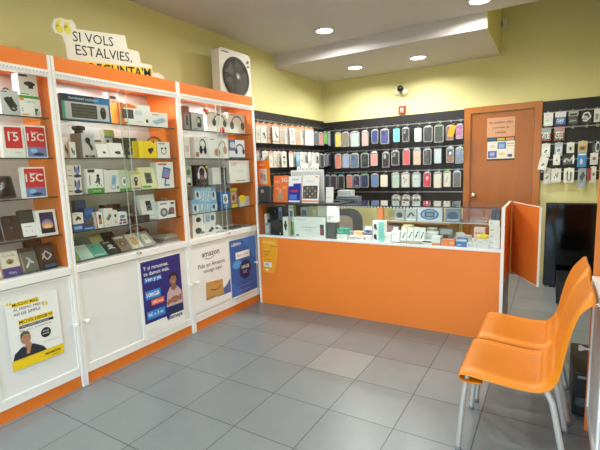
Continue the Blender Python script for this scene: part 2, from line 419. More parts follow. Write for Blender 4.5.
def hp(u, v, s, col, a=1.3, pad=None):                              # a pair of headphones, drawn
    pts = [(u+s*math.cos(t), v+s*a*math.sin(t)) for t in [PI*(1.05-1.1*k/10) for k in range(11)]]
    return [('l', pts, .014, col), ('e', u-s*.95, v-.06, s*.34, s*a*.5, pad or col), ('e', u+s*.95, v-.06, s*.34, s*a*.5, pad or col)]
F = -1.285                                                         # usual front plane of things on the cabinet shelves
G = {1: 'things on the shelves of the nearest cabinet', 2: 'things on the shelves of the middle cabinet', 3: 'things on the shelves of the cabinet by the counter'}
def c1(*a, **k): return carton('L', *a, group=G[1], **k)
def c2(*a, **k): return carton('L', *a, group=G[2], **k)
def c3(*a, **k): return carton('L', *a, group=G[3], **k)
S1, S2, S3, S4 = SHELVES; S5 = .85
FONT_B = .015
# --- cabinet 1
c1('product_box', 'pale grey box with a black two-pronged gadget, top shelf at the photo edge', 'box', (1, 19, 90), S1, F, .07, LGREY,
   [('l', [(.3, .7), (.45, .5), (.62, .3)], .03, BLK), ('l', [(.5, .72), (.62, .52), (.8, .34)], .025, BLK), ('e', .66, .28, .2, .11, BLK), ('e', .66, .28, .1, .05, GREY), ('r', .08, .9, .4, .94, DGREY), ('l', [(.2, 1.0), (.35, 1.06), (.5, 1.0)], .008, BLK)])
b = c1('product_box', 'white box with green stripe and orange square, under the webcam box', 'box', (20.5, 41, 96), S1, F, .09, WHT,
   [('r', 0, .87, 1, 1, GREEN), ('r', .04, .76, .24, .9, ORG), ('r', .7, .1, .86, .42, DGREY), ('r', .78, .12, .95, .3, LGREY), ('e', .12, .38, .03, .03, DGREY), ('e', .12, .28, .03, .03, DGREY), ('r', .06, .08, .4, .13, ORG), ('t', 'USB 3.0', .3, .66, .45, GREY)])
c1('webcam_box', 'white box with a black webcam picture stacked on the green striped box', 'box', (18.5, 37, 74), b['h']+.001, F-.01, .07, WHT,
   [('r', .06, .86, .5, .95, BLK), ('e', .58, .55, .3, .11, BLK), ('e', .5, .55, .1, .09, DGREY), ('r', .5, .34, .76, .46, BLK), ('r', .08, .05, .5, .1, GREEN)])
def red_box(label, px, z, big, blue):
    it = [('r', .12 if not blue else .06, .34 if blue else .3, .9 if not blue else .95, .95, RED), ('t', 'Redmi', .3, .76, .34, WHT, .01), ('t', big, .26 if not blue else .1, .53, .48 if not blue else .78, WHT, .03)]
    if blue: it += [('r', .06, .04, .95, .34, M('#6f86c4', .4)), ('e', .35, .22, .16, .07, LBLUE), ('e', .7, .26, .18, .06, M('#8f74b8', .4)), ('e', .55, .12, .25, .05, NAVY)]
    else: it += [('r', .5, .16, .85, .19, LGREY)]
    return c1('phone_box', label, 'phone box', px, z, F, .05, WHT, it)
red_box('white and red phone box marked 15 on the second shelf', (2.5, 24, 125.5), S2, '15', False)
red_box('red and blue phone box marked 15C beside the box marked 15', (24.8, 46, 125.5), S2, '15C', True)
red_box('red and blue phone box marked 15C beside the dark leaning phone', (23.5, 45.5, 167), S3, '15C', True)
def phone(cab, label, px, z, body, lean, art=(), plane=F, g=None, name='smartphone'):
    px0, px1, pyt = px; w, h, c, zb = place('L', px0, px1, pyt, plane, z); h /= math.cos(lean)
    t = thing(name, label, 'phone', (plane-.03, c.y, zb+.004), PI/2, G[cab], lean)
    bd = MB().prism([(x, q+h/2) for x, q in rrect(w, h, w*.14)], -.012, -.002, body)
    bd.art(w, h, -.012, art); bd.build('body', t)
    MB().prism([(0, 0), (.03, -.002), (.05, .0), (.0, h*.5)], -.01, .01, POUCH, 'x').build('stand', t)
    return t
phone(1, 'black smartphone leaning on its stand, third shelf of the nearest cabinet', (0, 17.5, 177), S3, BLK, .3, [('r', .1, .1, .9, .92, GLOSSB), ('e', .5, .95, .03, .012, DGREY)])
phone(1, 'dark blue phone cut by the photo edge on the fourth shelf', (-9, 4, 216), S4, NAVY, .22, [('r', .06, .05, .94, .5, BLK), ('r', .06, .5, .94, .95, M('#2a5a96', .3))])
phone(1, 'dark brown smartphone with camera bump on the fourth shelf', (6, 22.5, 217), S4, M('#3a2c2b', .25), .22, [('p', [(.12+.36*a+.0, .72+.2*b_) for a, b_ in ((.1, 0), (.9, 0), (1, .1), (1, .9), (.9, 1), (.1, 1), (0, .9), (0, .1))], DGREY), ('e', .22, .87, .07, .035, BLK), ('e', .38, .87, .07, .035, BLK), ('e', .3, .77, .07, .035, BLK), ('e', .5, .5, .06, .03, GREY)])
phone(1, 'dark smartphone with a white price card over its lower half', (21.5, 38.5, 211), S4, M('#2b2628', .25), .2, [('r', .1, .5, .9, .94, M('#453d40', .2)), ('r', .12, .04, .95, .52, WHT), ('e', .35, .25, .03, .015, BLK), ('e', .7, .22, .03, .015, BLK), ('r', .3, .38, .7, .4, GREY)])
c1('phone_box', 'white phone box showing a phone with purple and orange screen', 'phone box', (37.5, 57.5, 210), S4, F, .03, WHT,
   [('r', .17, .1, .86, .9, BLK), ('r', .21, .12, .82, .88, M('#2a2550', .3)), ('e', .51, .42, .29, .22, M('#8d7fd0', .3)), ('e', .51, .4, .26, .12, M('#e9a460', .3)), ('e', .51, .36, .2, .06, M('#f6d9a8', .3)), ('r', .21, .12, .82, .28, M('#191428', .3))], lean=.1)
c1('case_pack', 'cream and purple packaged case with a brown emblem on the lowest ledge', 'box', (2.5, 21.5, 252), S5, F, .02, M('#d9d2c4', .4),
   [('r', 0, 0, 1, .36, M('#4b3c86', .4)), ('r', .08, .4, .92, .94, M('#e6e0d2', .4)), ('t', 'Gorilla', .16, .8, .68, M('#8d8064', .5)), ('e', .5, .6, .2, .11, M('#a0855a', .5)), ('e', .5, .57, .1, .05, BROWN), ('t', 'Glass', .3, .12, .4, WHT)], lean=.25)
c1('case_pack', 'orange edged pack cut by the photo edge on the lowest ledge', 'box', (-8, 1.5, 255), S5, F, .02, PEACH, [('r', .1, .1, .9, .6, WHT)], lean=.25)
c1('case_pack', 'grey green clear pack leaning between the cream case and black pack', 'box', (21.5, 39, 248), S5, F, .025, M('#5f6660', .3), [('r', .0, .82, 1, 1, M('#2d2a2b', .4)), ('l', [(.3, .2), (.6, .5), (.4, .6), (.75, .35)], .012, LGREY), ('r', .08, .08, .16, .8, M('#b98a78', .4))], lean=.3)
c1('case_pack', 'black pack with grey lines on the lowest ledge by the post', 'box', (39.5, 57, 243.5), S5, F, .025, M('#252022', .3), [('r', .2, .3, .85, .85, M('#3b3432', .4)), ('l', [(.25, .4), (.5, .7), (.8, .5), (.5, .35), (.3, .6)], .008, LGREY), ('r', .3, .04, .95, .16, M('#3a5c80', .4))], lean=.3)
c1('case_pack', 'dark brown pack behind the black pack on the lowest ledge', 'box', (28, 46, 240), S5, F-.09, .02, M('#30252a', .4), [('r', .1, .8, .9, .92, BROWN)], lean=.25)
# --- cabinet 2
c2('keyboard_box', 'long blue box with a keyboard and mouse in its window, top shelf', 'keyboard box', (62, 110, 96), S1, F, .06, M('#2b6c9c', .35),
   [('r', 0, .72, 1, 1, M('#203a55', .35)), ('r', .65, .72, 1, 1, M('#2f78b8', .35)), ('t', 'illuminated keyboard', .14, .82, .6, M('#cfe0ee', .4), .01), ('r', .06, .06, .96, .72, LGREY), ('r', .0, .06, .06, .72, TEAL), ('r', .18, .12, .7, .66, M('#3a3836', .5))]
   + [('r', .2, .17+.12*j, .68, .235+.12*j, M('#585653', .5)) for j in range(4)] + [('e', .83, .38, .065, .25, M('#202124', .3)), ('l', [(.83, .45), (.83, .62)], .005, GREY)])
c2('product_box', 'tall pale blue box behind the keyboard box on the top shelf', 'box', (108, 118.5, 93), S1, F-.12, .05, SKY, [('e', .5, .6, .25, .16, M('#6fa2d8', .4)), ('r', .15, .1, .85, .25, LBLUE), ('r', .2, .82, .8, .9, NAVY)])
c2('console_box', 'orange and white game console box with a dark handheld picture', 'box', (118.5, 150.4, 104), S1, F, .08, WHT,
   [('r', 0, 0, .18, 1, ORG), ('p', [(0, .8), (.3, 1), (.62, .86), (.5, .78), (.18, .78)], ORG), ('p', [(.0, 0), (.18, 0), (.3, .12), (.05, .2)], ORG), ('r', .13, .3, .46, .72, DGREY), ('r', .17, .34, .42, .68, M('#4c4744', .4)), ('e', .87, .25, .04, .09, BLK), ('e', .62, .6, .12, .12, M('#d5d8e2', .5)), ('r', .55, .16, .75, .2, LGREY)], side_mat=ORG)
c2('product_box', 'small white box with a pale blue device, right end of the top shelf', 'box', (151.5, 168, 113), S1, F, .1, WHT, [('p', [(.08, .3), (.7, .55), (.9, .45), (.3, .16)], M('#a8c0d4', .4)), ('p', [(.1, .4), (.7, .68), (.9, .5), (.7, .55), (.08, .3)], LBLUE), ('r', .1, .82, .5, .87, GREY)])
bud = [('e', .4, .55, .1, .1, BLK), ('l', [(.4, .55), (.46, .34)], .008, BLK), ('e', .7, .42, .1, .08, BLK), ('l', [(.7, .4), (.64, .22)], .008, BLK)]
c2('earbud_box', 'small white earbud box against the post on the second shelf', 'box', (63.5, 68.5, 137), S2, F-.02, .05, WHT, bud)
c2('earbud_box', 'small white earbud box in front of the bulb camera box', 'box', (69.5, 76, 142), S2, F, .05, WHT, bud)
b = c2('camera_box', 'tall grey box with a black bulb camera picture, second shelf', 'box', (82, 95, 133), S2, F, .13, M('#c4c3c2', .45), [('e', .45, .7, .2, .13, BLK), ('l', [(.5, .62), (.75, .38)], .02, BLK), ('e', .72, .37, .12, .06, DGREY), ('r', .15, .03, .9, .12, BLK), ('e', .5, .08, .14, .05, GREY), ('r', .75, .85, .9, .92, LBLUE)], side_mat=GREY)
t = thing('web_camera', 'small black camera resting on the tall grey camera box', 'camera', (F-.05, b.location.y-.03, b['h']+.001), PI/2, G[2])
MB().lathe([(0, 0), (.03, 0), (.028, .012), (.012, .016), (0, .016)], BLK, (0, 0, 0), 'z', 16).build('foot', t); MB().prism(rrect(.075, .032, .014, 4, 0, .033), -.02, .02, BLK).build('body', t)
MB().lathe([(0, -.026), (.01, -.026), (.012, -.02)], DGREY, (.015, 0, .033), 'y', 14).build('lens', t)
c2('product_box', 'plain white box behind the slanted white boxes, second shelf', 'box', (95, 104, 140), S2, F-.09, .06, OFFW, [('r', .1, .9, .8, 1, BROWN), ('e', .6, .62, .1, .04, DGREY)])
c2('charger_box', 'slanted white box with small black adapter, left of the pair', 'box', (97.5, 110, 144.5), S2, F, .035, WHT, [('r', .5, .3, .68, .44, DGREY), ('e', .62, .34, .12, .07, BLK)], lean=.2)
c2('charger_box', 'slanted white box with black twin gadget, right of the pair', 'box', (110.5, 124, 143.5), S2, F, .035, WHT, [('e', .5, .34, .12, .08, BLK), ('e', .68, .36, .12, .1, BLK), ('r', .5, .22, .8, .3, BLK)], lean=.2)
c2('product_box', 'yellow and green topped box behind the slanted white boxes', 'box', (104.5, 114.5, 130), S2, F-.16, .06, M('#cfd0c8', .5), [('r', 0, .8, 1, 1, M('#b7bf58', .5)), ('r', 0, .72, 1, .8, M('#5f9aa8', .5)), ('l', [(.3, .2), (.3, .55), (.5, .4)], .018, BLK), ('e', .3, .6, .14, .07, BLK)])
for k, (a, b_, t_, lb) in enumerate(((115.5, 120, 138, 'black cable pack hanging loops up, left of three on second shelf'), (120.5, 125.5, 138.5, 'black cable pack, middle of three on second shelf'), (126, 137.5, 138, 'black and silver gadget pack touching the yellow box'))):
    c2('cable_pack', lb, 'pack', (a, b_, t_), S2, F-.13, .024, M('#2b2b2d', .4), [('l', [(.2, .75), (.35, .95), (.65, .95), (.8, .75)], .01, BLK), ('e', .5, .45, .3, .16, GREY), ('e', .5, .42, .14, .1, BLK), ('r', .12, .06, .88, .2, LGREY)])
c2('flashlight_box', 'bright yellow box with a black torch picture, second shelf', 'box', (139.5, 157, 141), S2, F, .08, YEL, [('l', [(.5, .45), (.8, .52)], .028, BLK), ('r', .58, .26, .7, .45, BLK), ('l', [(.28, .02), (.28, .98)], .003, M('#c9ae08', .5)), ('r', .78, .9, .9, 1.0, BLK)])
c2('earphone_box', 'white box with black wired earphones right of the yellow box', 'box', (157.5, 170, 142), S2, F, .06, WHT, [('l', [(.35, .6), (.3, .35), (.5, .25), (.7, .35), (.65, .62)], .006, BLK), ('e', .36, .6, .09, .06, BLK), ('e', .65, .62, .09, .06, BLK), ('r', .1, .85, .6, .92, GREY)])
hs = thing('headset', 'brown over-ear headset lying behind the yellow box', 'headphones', (F-.14, at(154, 138, 0, F-.14).y, S2), PI/2, G[2])
MB().tube([(.075*math.cos(t_), .0, .125+.06*math.sin(t_)) for t_ in [PI*k/12 for k in range(13)]], .008, BROWN, 8).build('headband', hs)
for s in (-1, 1): MB().lathe([(0, -.02), (.038, -.018), (.045, 0), (.036, .016), (0, .016)], BROWN, (s*.075, 0, .095), 'x' if False else 'y', 18).build('ear_cup', hs)
MB().box(-.05, .05, -.03, .03, 0, .05, OFFW).build('stand', hs)
fig = [('r', .52, .5, .62, .92, NAVY), ('r', .8, .5, .9, .95, NAVY), ('e', .72, .55, .13, .3, M('#7d90c8', .4)), ('e', .72, .2, .28, .12, NAVY), ('r', .08, .6, .3, .64, GREY), ('r', .08, .2, .36, .28, GREY)]
b = c2('product_box', 'white box with blue wireless stand, lower of the stacked pair', 'box', (68, 82.5, 179), S3, F, .1, WHT, fig)
c2('product_box', 'white box with blue wireless stand, upper of the stacked pair', 'box', (67, 81.5, 165), b['h']+.001, F, .1, WHT, fig)
c2('lamp_box', 'white box with green lower band and black lamp picture', 'box', (86.5, 103.5, 169), S3, F, .06, WHT, [('r', 0, 0, 1, .22, GREEN), ('t', 'LED LAMP', .3, .07, .5, WHT), ('r', .1, .86, .5, .98, BLK), ('e', .68, .72, .1, .06, BLK), ('l', [(.5, .42), (.72, .6), (.72, .35)], .012, BLK), ('e', .68, .55, .12, .12, DGREY), ('r', .56, .28, .62, .34, BLK), ('r', .8, .28, .86, .34, BLK), ('l', [(.18, .75), (.18, .35)], .008, GREY)])
c2('product_box', 'white box with pale blue phone outline right of the lamp box', 'box', (104.5, 119, 170), S3, F, .05, OFFW, [('p', [(.42, .3), (.75, .3), (.88, .75), (.56, .78)], LBLUE), ('p', [(.5, .36), (.7, .36), (.8, .68), (.6, .7)], M('#77a9cf', .4)), ('l', [(.45, .25), (.45, .16), (.7, .16), (.72, .3)], .005, GREY), ('e', .88, .2, .1, .07, M('#5aa0d0', .5)), ('r', .2, 1, .5, 1.03, BLK)])
c2('accessory_pack', 'leaning pale green pack right of the blue outlined box', 'pack', (119.5, 130.5, 170), S3, F, .03, M('#c3cfb8', .45), [('e', .5, .45, .25, .2, WHT), ('e', .5, .45, .13, .12, M('#7a8a8a', .4)), ('r', 0, 0, 1, .12, GREEN)], lean=.12)
c2('bulb_box', 'cream box with a black lamp bulb on the third shelf', 'box', (131.5, 141, 171), S3, F, .05, M('#e3dcc0', .45), [('e', .5, .55, .2, .15, BLK), ('r', .36, .25, .64, .45, DGREY), ('e', .52, .56, .09, .06, LGREY), ('r', .05, .82, .95, .97, M('#cfc04c', .5)), ('r', .1, .05, .9, .14, GREY)])
c2('camera_pack', 'pale yellow slanted pack with a dark camera on the third shelf', 'pack', (142, 157.5, 167.5), S3, F, .03, M('#dedcae', .4), [('p', [(.3, .25), (.72, .25), (.72, .75), (.3, .75)], M('#55585a', .35)), ('e', .5, .6, .14, .09, BLK), ('e', .5, .38, .14, .09, BLK), ('r', .05, .06, .6, .14, GREEN)], lean=.2)
c2('tablet_holder_box', 'white box with blue and red tablet picture on the third shelf', 'box', (157.5, 173.5, 162), S3, F, .08, WHT, [('p', [(.24, .4), (.7, .33), (.84, .74), (.4, .82)], NAVY), ('p', [(.29, .44), (.67, .38), (.78, .7), (.43, .77)], M('#6c8fd6', .35)), ('p', [(.5, .45), (.7, .42), (.76, .6)], CORAL), ('l', [(.5, .36), (.4, .12), (.7, .12)], .012, M('#1f5fa0', .4)), ('r', .1, .88, .6, .94, M('#c85a5a', .4))])
# fourth shelf
b = c2('product_box', 'blue box under the white gadget box, fourth shelf left end', 'box', (74, 84, 224), S4, F, .06, BLUE, [('r', .1, .3, .9, .7, LBLUE)])
c2('product_box', 'white box with black gadget at the left end of fourth shelf', 'box', (73.5, 84, 213), b['h']+.001, F, .06, WHT, [('l', [(.3, .35), (.5, .6), (.75, .4)], .016, DGREY), ('e', .5, .62, .12, .1, BLK), ('r', .1, .85, .5, .92, LBLUE)])
zz = S4
for k, (t_, col, ar, lb) in enumerate(((226, BLUE, [('r', .1, .3, .9, .6, LBLUE)], 'blue box at the bottom of the small stack on fourth shelf'), (217, M('#6f5347', .5), [('r', 0, .5, .5, 1, BLUE)], 'brown and blue box in the middle of the stack on fourth shelf'), (208, BLUE, [('r', .1, .2, .7, .7, M('#3a78cc', .4))], 'blue box on top of the small stack on fourth shelf'))):
    b = c2('product_box', lb, 'box', (85, 95, t_), zz, F-.03*k, .07, col, ar); zz = b['h']+.001
c2('cable_box', 'blue upright box topped in black behind the white gadget box', 'box', (76, 86.5, 200), S4, F-.13, .05, M('#1d4f9c', .4), [('r', 0, .35, 1, .6, BLK), ('e', .5, .48, .3, .08, DGREY)])
c2('phone_accessory_box', 'narrow white and red box with dark phone picture, fourth shelf', 'box', (96.5, 103.5, 212), S4, F, .04, WHT, [('r', 0, 0, .16, 1, M('#b5504e', .5)), ('r', .42, .22, .8, .82, DGREY), ('r', .5, .3, .72, .55, ORG)], lean=.06)
c2('adapter_box', 'white box with a grey slanted plug on the fourth shelf', 'box', (104, 113.5, 208.5), S4, F, .06, OFFW, [('l', [(.3, .4), (.7, .7)], .018, GREY), ('l', [(.4, .36), (.78, .62)], .01, DGREY), ('r', .1, .1, .6, .14, LGREY)])
c2('adapter_box', 'slim white box with a single black dot on fourth shelf', 'box', (114, 118, 210), S4, F, .06, OFFW, [('e', .5, .65, .26, .1, BLK), ('r', .3, .2, .7, .26, BROWN)])
c2('product_box', 'white box with blue and red toy shapes on the fourth shelf', 'box', (118.5, 127.5, 212), S4, F, .07, WHT, [('e', .5, .66, .3, .14, M('#5c86c0', .4)), ('e', .35, .4, .18, .1, BLUE), ('e', .68, .36, .2, .1, M('#b44a52', .4)), ('r', .1, .06, .4, .24, RED), ('r', .5, .08, .9, .22, NAVY)])
c2('product_box', 'dark brown box at the back of the fourth shelf', 'box', (106, 121, 204.5), S4, F-.15, .08, M('#43302b', .5), [('r', .1, .4, .5, .6, BLK)])
c2('accessory_pack', 'green and black pack behind the toy box, fourth shelf', 'pack', (122, 132.5, 206), S4, F-.12, .03, M('#43504a', .4), [('r', .1, .5, .9, .9, M('#2e3a35', .4)), ('l', [(.1, 1), (.5, 1.05), (.9, 1)], .006, GREEN)])
c2('product_box', 'small grey box behind the low black box, fourth shelf', 'box', (127.5, 134, 214), S4, F-.06, .06, GREY, [('r', .1, .4, .9, .8, DGREY)])
c2('low_black_box', 'low black long box in front of the leaning camera box', 'box', (134.5, 150.5, 215.2), S4, F+.005, .03, M('#1e1d1f', .3), [('r', .08, .3, .6, .6, DGREY)])
c2('camera_box', 'large white leaning box with a black camera, fourth shelf', 'box', (142, 157.5, 195), S4, F-.05, .04, WHT, [('r', .36, .34, .72, .74, M('#2c2b2d', .4)), ('e', .54, .62, .16, .08, BLK), ('e', .54, .46, .18, .1, GREY), ('e', .54, .46, .1, .05, BLK), ('r', .3, .1, .8, .14, LGREY)], lean=.2)
c2('game_pad_box', 'white box with grey controllers at right end of fourth shelf', 'box', (159.2, 175.8, 201), S4, F, .07, WHT, [('e', .3, .36, .22, .26, M('#6c6a68', .4)), ('e', .3, .36, .1, .13, LGREY), ('p', [(.5, .2), (.9, .2), (.9, .5), (.65, .62)], M('#57535a', .4)), ('e', .8, .45, .12, .18, M('#a8605e', .4)), ('r', .1, .82, .5, .9, GREY), ('r', .72, .8, .92, .92, NAVY)])
c2('small_box', 'small beige box behind the controller box, fourth shelf', 'box', (166, 174, 197.5), S4, F-.14, .06, M('#c9b79a', .5))
# lowest ledge: packs lying slanted
def slant(cab, name, label, px, base, art, lean=.85, d=.012, plane=F, z=S5):
    px0, px1, pyt = px; w, h, c, zb = place('L', px0, px1, pyt, plane, z)
    h = h/math.cos(lean)
    mb = MB().box(-w/2, w/2, -d, 0, 0, h, base).art(w, h, -d, art); o = mb.build(name)
    o.location = (plane-d, c.y, zb+d*math.sin(lean)+.0015); o.rotation_euler = (-lean, 0, PI/2)
    return tag(o, label, 'pack', G[cab])
slant(2, 'case_pack', 'green edged pack lying at the left end of the lowest ledge', (75, 81.5, 251), M('#7f9c6c', .4), [('r', .1, .5, .9, .95, M('#d7dccb', .4))])
slant(2, 'case_pack', 'large pale mint pack lying on the lowest ledge', (82, 95, 249), MINT, [('r', .05, .9, .95, .98, WHT), ('r', .1, .1, .6, .14, M('#8fb5a8', .4))])
slant(2, 'case_pack', 'teal phone case pack lying beside the pale mint one', (95.5, 108.5, 247), M('#6fb3a2', .35), [('r', .1, .12, .9, .88, M('#5aa592', .35)), ('e', .28, .76, .1, .07, M('#3d7d6e', .3)), ('l', [(.1, .1), (.9, .1)], .004, WHT)])
slant(2, 'case_pack', 'black pack with white drawing lying on the lowest ledge', (109, 122, 244), M('#242426', .35), [('e', .5, .55, .2, .13, LGREY), ('l', [(.25, .35), (.5, .4), (.75, .35)], .008, WHT), ('r', .1, .82, .6, .9, M('#b9ae8a', .4))])
slant(2, 'case_pack', 'grey brown clear pack with dark ring on the lowest ledge', (122.5, 133, 239.5), M('#8c8072', .35), [('r', .08, .82, .92, .97, M('#d6d2b8', .4)), ('e', .5, .45, .28, .18, M('#5c4f47', .35)), ('e', .5, .45, .16, .1, M('#a59a8c', .35))])
slant(2, 'case_pack', 'white pack with orange case lying on the lowest ledge', (134, 145, 237), M('#e2ddd6', .4), [('r', .25, .18, .72, .75, M('#e0a04c', .4)), ('e', .5, .5, .12, .1, PEACH)])
slant(2, 'case_pack', 'grey and white clear pack right of the orange case pack', (145.5, 157, 234.5), M('#a9a9a4', .35), [('r', .25, .15, .75, .8, M('#e8e4d8', .4)), ('e', .5, .5, .14, .12, M('#cfc4a4', .4))])
slant(2, 'case_pack', 'yellow green pack lying behind the teal one', (98, 110, 239), M('#c2b95e', .4), [('r', .1, .1, .9, .9, M('#d8d29a', .4))], plane=F-.085, lean=.75)
slant(2, 'case_pack', 'grey blue pack lying behind the pale mint one', (86, 97, 241), M('#7c8f92', .4), [('r', .1, .1, .9, .6, M('#94605a', .4))], plane=F-.085, lean=.75)
slant(2, 'case_pack', 'dark brown pack lying behind the black drawing pack', (111.5, 123, 235), M('#3c2f2e', .4), [('r', .1, .1, .9, .4, M('#c9c08a', .4))], plane=F-.085, lean=.75)
zz = S5
for k in range(4):
    p = at(167, 240, 0, F-.1); w = .18-.012*k
    o = MB().box(-w/2, w/2, -.1, .08, 0, .016, (M('#b5ada4', .3), M('#8e8a84', .3), M('#c6bdb2', .3), M('#a39c94', .3))[k]).box(-w/2+.02, w/2-.02, -.08, .06, .016, .018, POUCH).build('flat_pack')
    o.location = (F-.13, p.y-.008*k, zz); o.rotation_euler = (0, 0, PI/2+.08*(k-1)); zz += .0195
    tag(o, 'grey clear flat pack stacked by the right panel, '+('lowest of the pile', 'second from the bottom', 'third from the bottom', 'top of the pile')[k], 'pack', G[2])
hs2 = thing('headphones', 'dark brown headphones lying at the back of the lowest ledge', 'headphones', (F-.2, at(136.5, 230, 0, F-.2).y, S5), PI/2, G[2])
for s in (-1, 1): MB().lathe([(0, -.03), (.045, -.026), (.05, 0), (.04, .02), (0, .02)], M('#4d2f25', .45), (s*.06, 0, .09), 'y', 18).build('ear_cup', hs2)
MB().tube([(.06*math.cos(t_), .01, .12+.04*math.sin(t_)) for t_ in [PI*k/12 for k in range(13)]], .007, BLK, 8).build('headband', hs2)
MB().box(-.07, .07, -.02, .02, 0, .045, M('#5a4038', .5)).build('tray', hs2)
# --- cabinet 3
c3('product_box', 'narrow grey box against the post on the top headphone shelf', 'box', (184, 189.5, 106), S1, F, .05, M('#8f8b8c', .5), [('r', 0, .65, 1, 1, M('#a06060', .5)), ('l', [(.5, .2), (.5, .6)], .02, BLK)])
c3('headset_box', 'dark grey headset box with side-on black headset, top shelf', 'headphone box', (192, 204, 113), S1, F, .09, M('#b7b5b4', .45), [('e', .6, .55, .2, .26, BLK), ('e', .56, .52, .13, .19, M('#b7b5b4', .45)), ('e', .62, .32, .18, .14, BLK), ('r', .1, .05, .5, .12, GREY)], side_mat=M('#4c4a4b', .5))
c3('headphone_box', 'white box with grey headphones, left of the top shelf pair', 'headphone box', (207, 227.5, 112.5), S1, F-.055, .08, WHT, hp(.6, .55, .27, M('#4c4e4a', .4))+[('r', .2, .93, .6, .96, GREY)])
c3('headphone_box', 'white box with olive grey headphones, right of the top shelf pair', 'headphone box', (228.5, 246, 114), S1, F-.055, .08, WHT, hp(.5, .48, .3, M('#5a5c55', .4))+[('r', .08, .9, .4, .94, GREY)])
c3('product_box', 'narrow pale box against the post on the second headphone shelf', 'box', (184.5, 190, 137), S2, F, .05, OFFW, [('r', .2, .3, .8, .6, LGREY)])
c3('headphone_box', 'white box with tall black headphones on the second shelf', 'headphone box', (194.5, 207, 137.5), S2, F, .07, OFFW, [('e', .66, .66, .26, .28, BLK), ('e', .64, .66, .2, .22, OFFW), ('e', .5, .42, .13, .2, BLK), ('e', .84, .4, .12, .2, BLK), ('r', .06, .08, .3, .3, M('#b06a5c', .5))])
c3('headphone_box', 'white box with beige pink headphones tilted on the second shelf', 'headphone box', (209, 228, 138), S2, F, .07, WHT, [('l', [(.42, .3), (.5, .62), (.66, .84), (.82, .8), (.86, .55)], .016, M('#cf9f8e', .4)), ('e', .42, .3, .16, .2, M('#cf9f8e', .4)), ('e', .42, .3, .09, .12, M('#b98878', .4)), ('e', .84, .42, .1, .2, M('#c29282', .4)), ('r', .06, .9, .3, .94, GREY)])
c3('headphone_box', 'white and navy box with dark blue headphones on the second shelf', 'headphone box', (228.5, 245, 140), S2, F, .07, M('#e1e4ea', .45), [('r', 0, .42, .4, 1, M('#49618c', .45)), ('e', .24, .72, .16, .16, LGREY)]+hp(.68, .45, .24, NAVY)+[('r', 0, 0, 1, .08, M('#54606e', .5))])
c3('accessory_pack', 'green and white pack against the post on third headphone shelf', 'pack', (186, 192, 166), S3, F, .05, M('#a9b3a0', .5), [('e', .5, .7, .35, .14, M('#5f7a58', .5)), ('e', .45, .3, .3, .16, WHT), ('e', .5, .12, .3, .08, DGREY)])
c3('headphone_box', 'black box with pink and white headphones on third shelf', 'headphone box', (196, 208, 165), S3, F, .07, M('#1d1a1c', .4), hp(.5, .55, .3, M('#d8c8d0', .4), 1.2, M('#e2d6da', .4))+[('e', .5, .4, .16, .12, M('#8a5a74', .4)), ('r', .05, .05, .95, .14, M('#55323f', .5)), ('r', .85, .85, 1, .96, YEL)])
c3('charger_box', 'plain white upright box beside the slim black box', 'box', (213, 221, 167.5), S3, F, .06, OFFW, [('r', .2, .82, .6, .86, LGREY)])
c3('charger_box', 'slim black upright box left of the large white box', 'box', (221.8, 226.8, 167.5), S3, F, .06, M('#3a332f', .45), [('r', .3, .2, .7, .8, M('#5b5048', .4))])
c3('router_box', 'large white box with faint green lines on third shelf', 'box', (229.5, 249.5, 160.5), S3, F, .09, M('#eae8e2', .5), [('t', 'WIRELESS', .1, .86, .3, M('#a0685f', .5)), ('t', 'ROUTER', .1, .77, .24, M('#a0685f', .5)), ('l', [(.3, .35), (.5, .6), (.7, .6)], .004, M('#b9d5c4', .5)), ('r', .3, .08, .75, .12, GREY), ('e', .62, .5, .2, .08, M('#dce6dd', .5))])
lb_art = [('r', 0, .7, 1, 1, M('#7fb2dd', .4)), ('e', .45, .42, .2, .2, NAVY), ('l', [(.45, .4), (.6, .15)], .008, DGREY), ('r', .7, .1, .95, .6, WHT)]
lb_alt = [('r', .2, .1, .8, .9, M('#86b7de', .4)), ('r', .35, .2, .65, .7, SKY)]
low = {}
for k, (a, b_) in enumerate(((192.5, 199), (199.5, 205), (205.5, 210.5), (211, 217.5))):
    low[k] = c3('cable_box', 'pale blue box in the lower row, '+('first', 'second', 'third', 'fourth')[k]+' from the left post', 'box', (a, b_, 200), S4, F, .07, M('#b9d5ec', .4), lb_art if k in (0, 3) else lb_alt)
for k, (a, b_) in enumerate(((195.5, 201), (201.5, 206), (206.5, 210.8), (211.3, 216))):
    c3('cable_box', 'pale blue box stacked in the upper row, '+('first', 'second', 'third', 'fourth')[k]+' from the left post', 'box', (a, b_, 187.2), low[k]['h']+.001, F-.012, .055, M('#bfd8ec', .4), lb_art if k in (0, 3) else lb_alt)
c3('product_box', 'pink box sliver against the post on the fourth headphone shelf', 'box', (187.5, 190, 198), S4, F-.12, .04, M('#b8626a', .5))
c3('watch_box', 'blue box with black watch on the fourth headphone shelf', 'box', (222, 230, 191.5), S4, F, .05, M('#2a6fb6', .4), [('r', .22, .3, .8, .84, WHT), ('e', .52, .55, .17, .15, BLK), ('r', .44, .38, .6, .74, BLK), ('t', 'GPS', .3, .1, .4, WHT)], lean=.05)
c3('toy_box', 'brown and yellow box right of the blue watch box', 'box', (230.5, 237.5, 188), S4, F-.03, .05, M('#9a7a62', .5), [('r', 0, .86, 1, 1, M('#cfc23a', .5)), ('r', .1, .25, .8, .8, M('#c9a790', .5)), ('e', .45, .5, .2, .16, M('#6e4a3a', .5)), ('r', .2, .02, 1, .16, YEL)])
b = c3('small_box', 'small white box at the right end of the fourth shelf', 'box', (240.5, 250, 196.5), S4, F-.04, .07, OFFW, [('r', .1, .8, .4, .9, LGREY)])
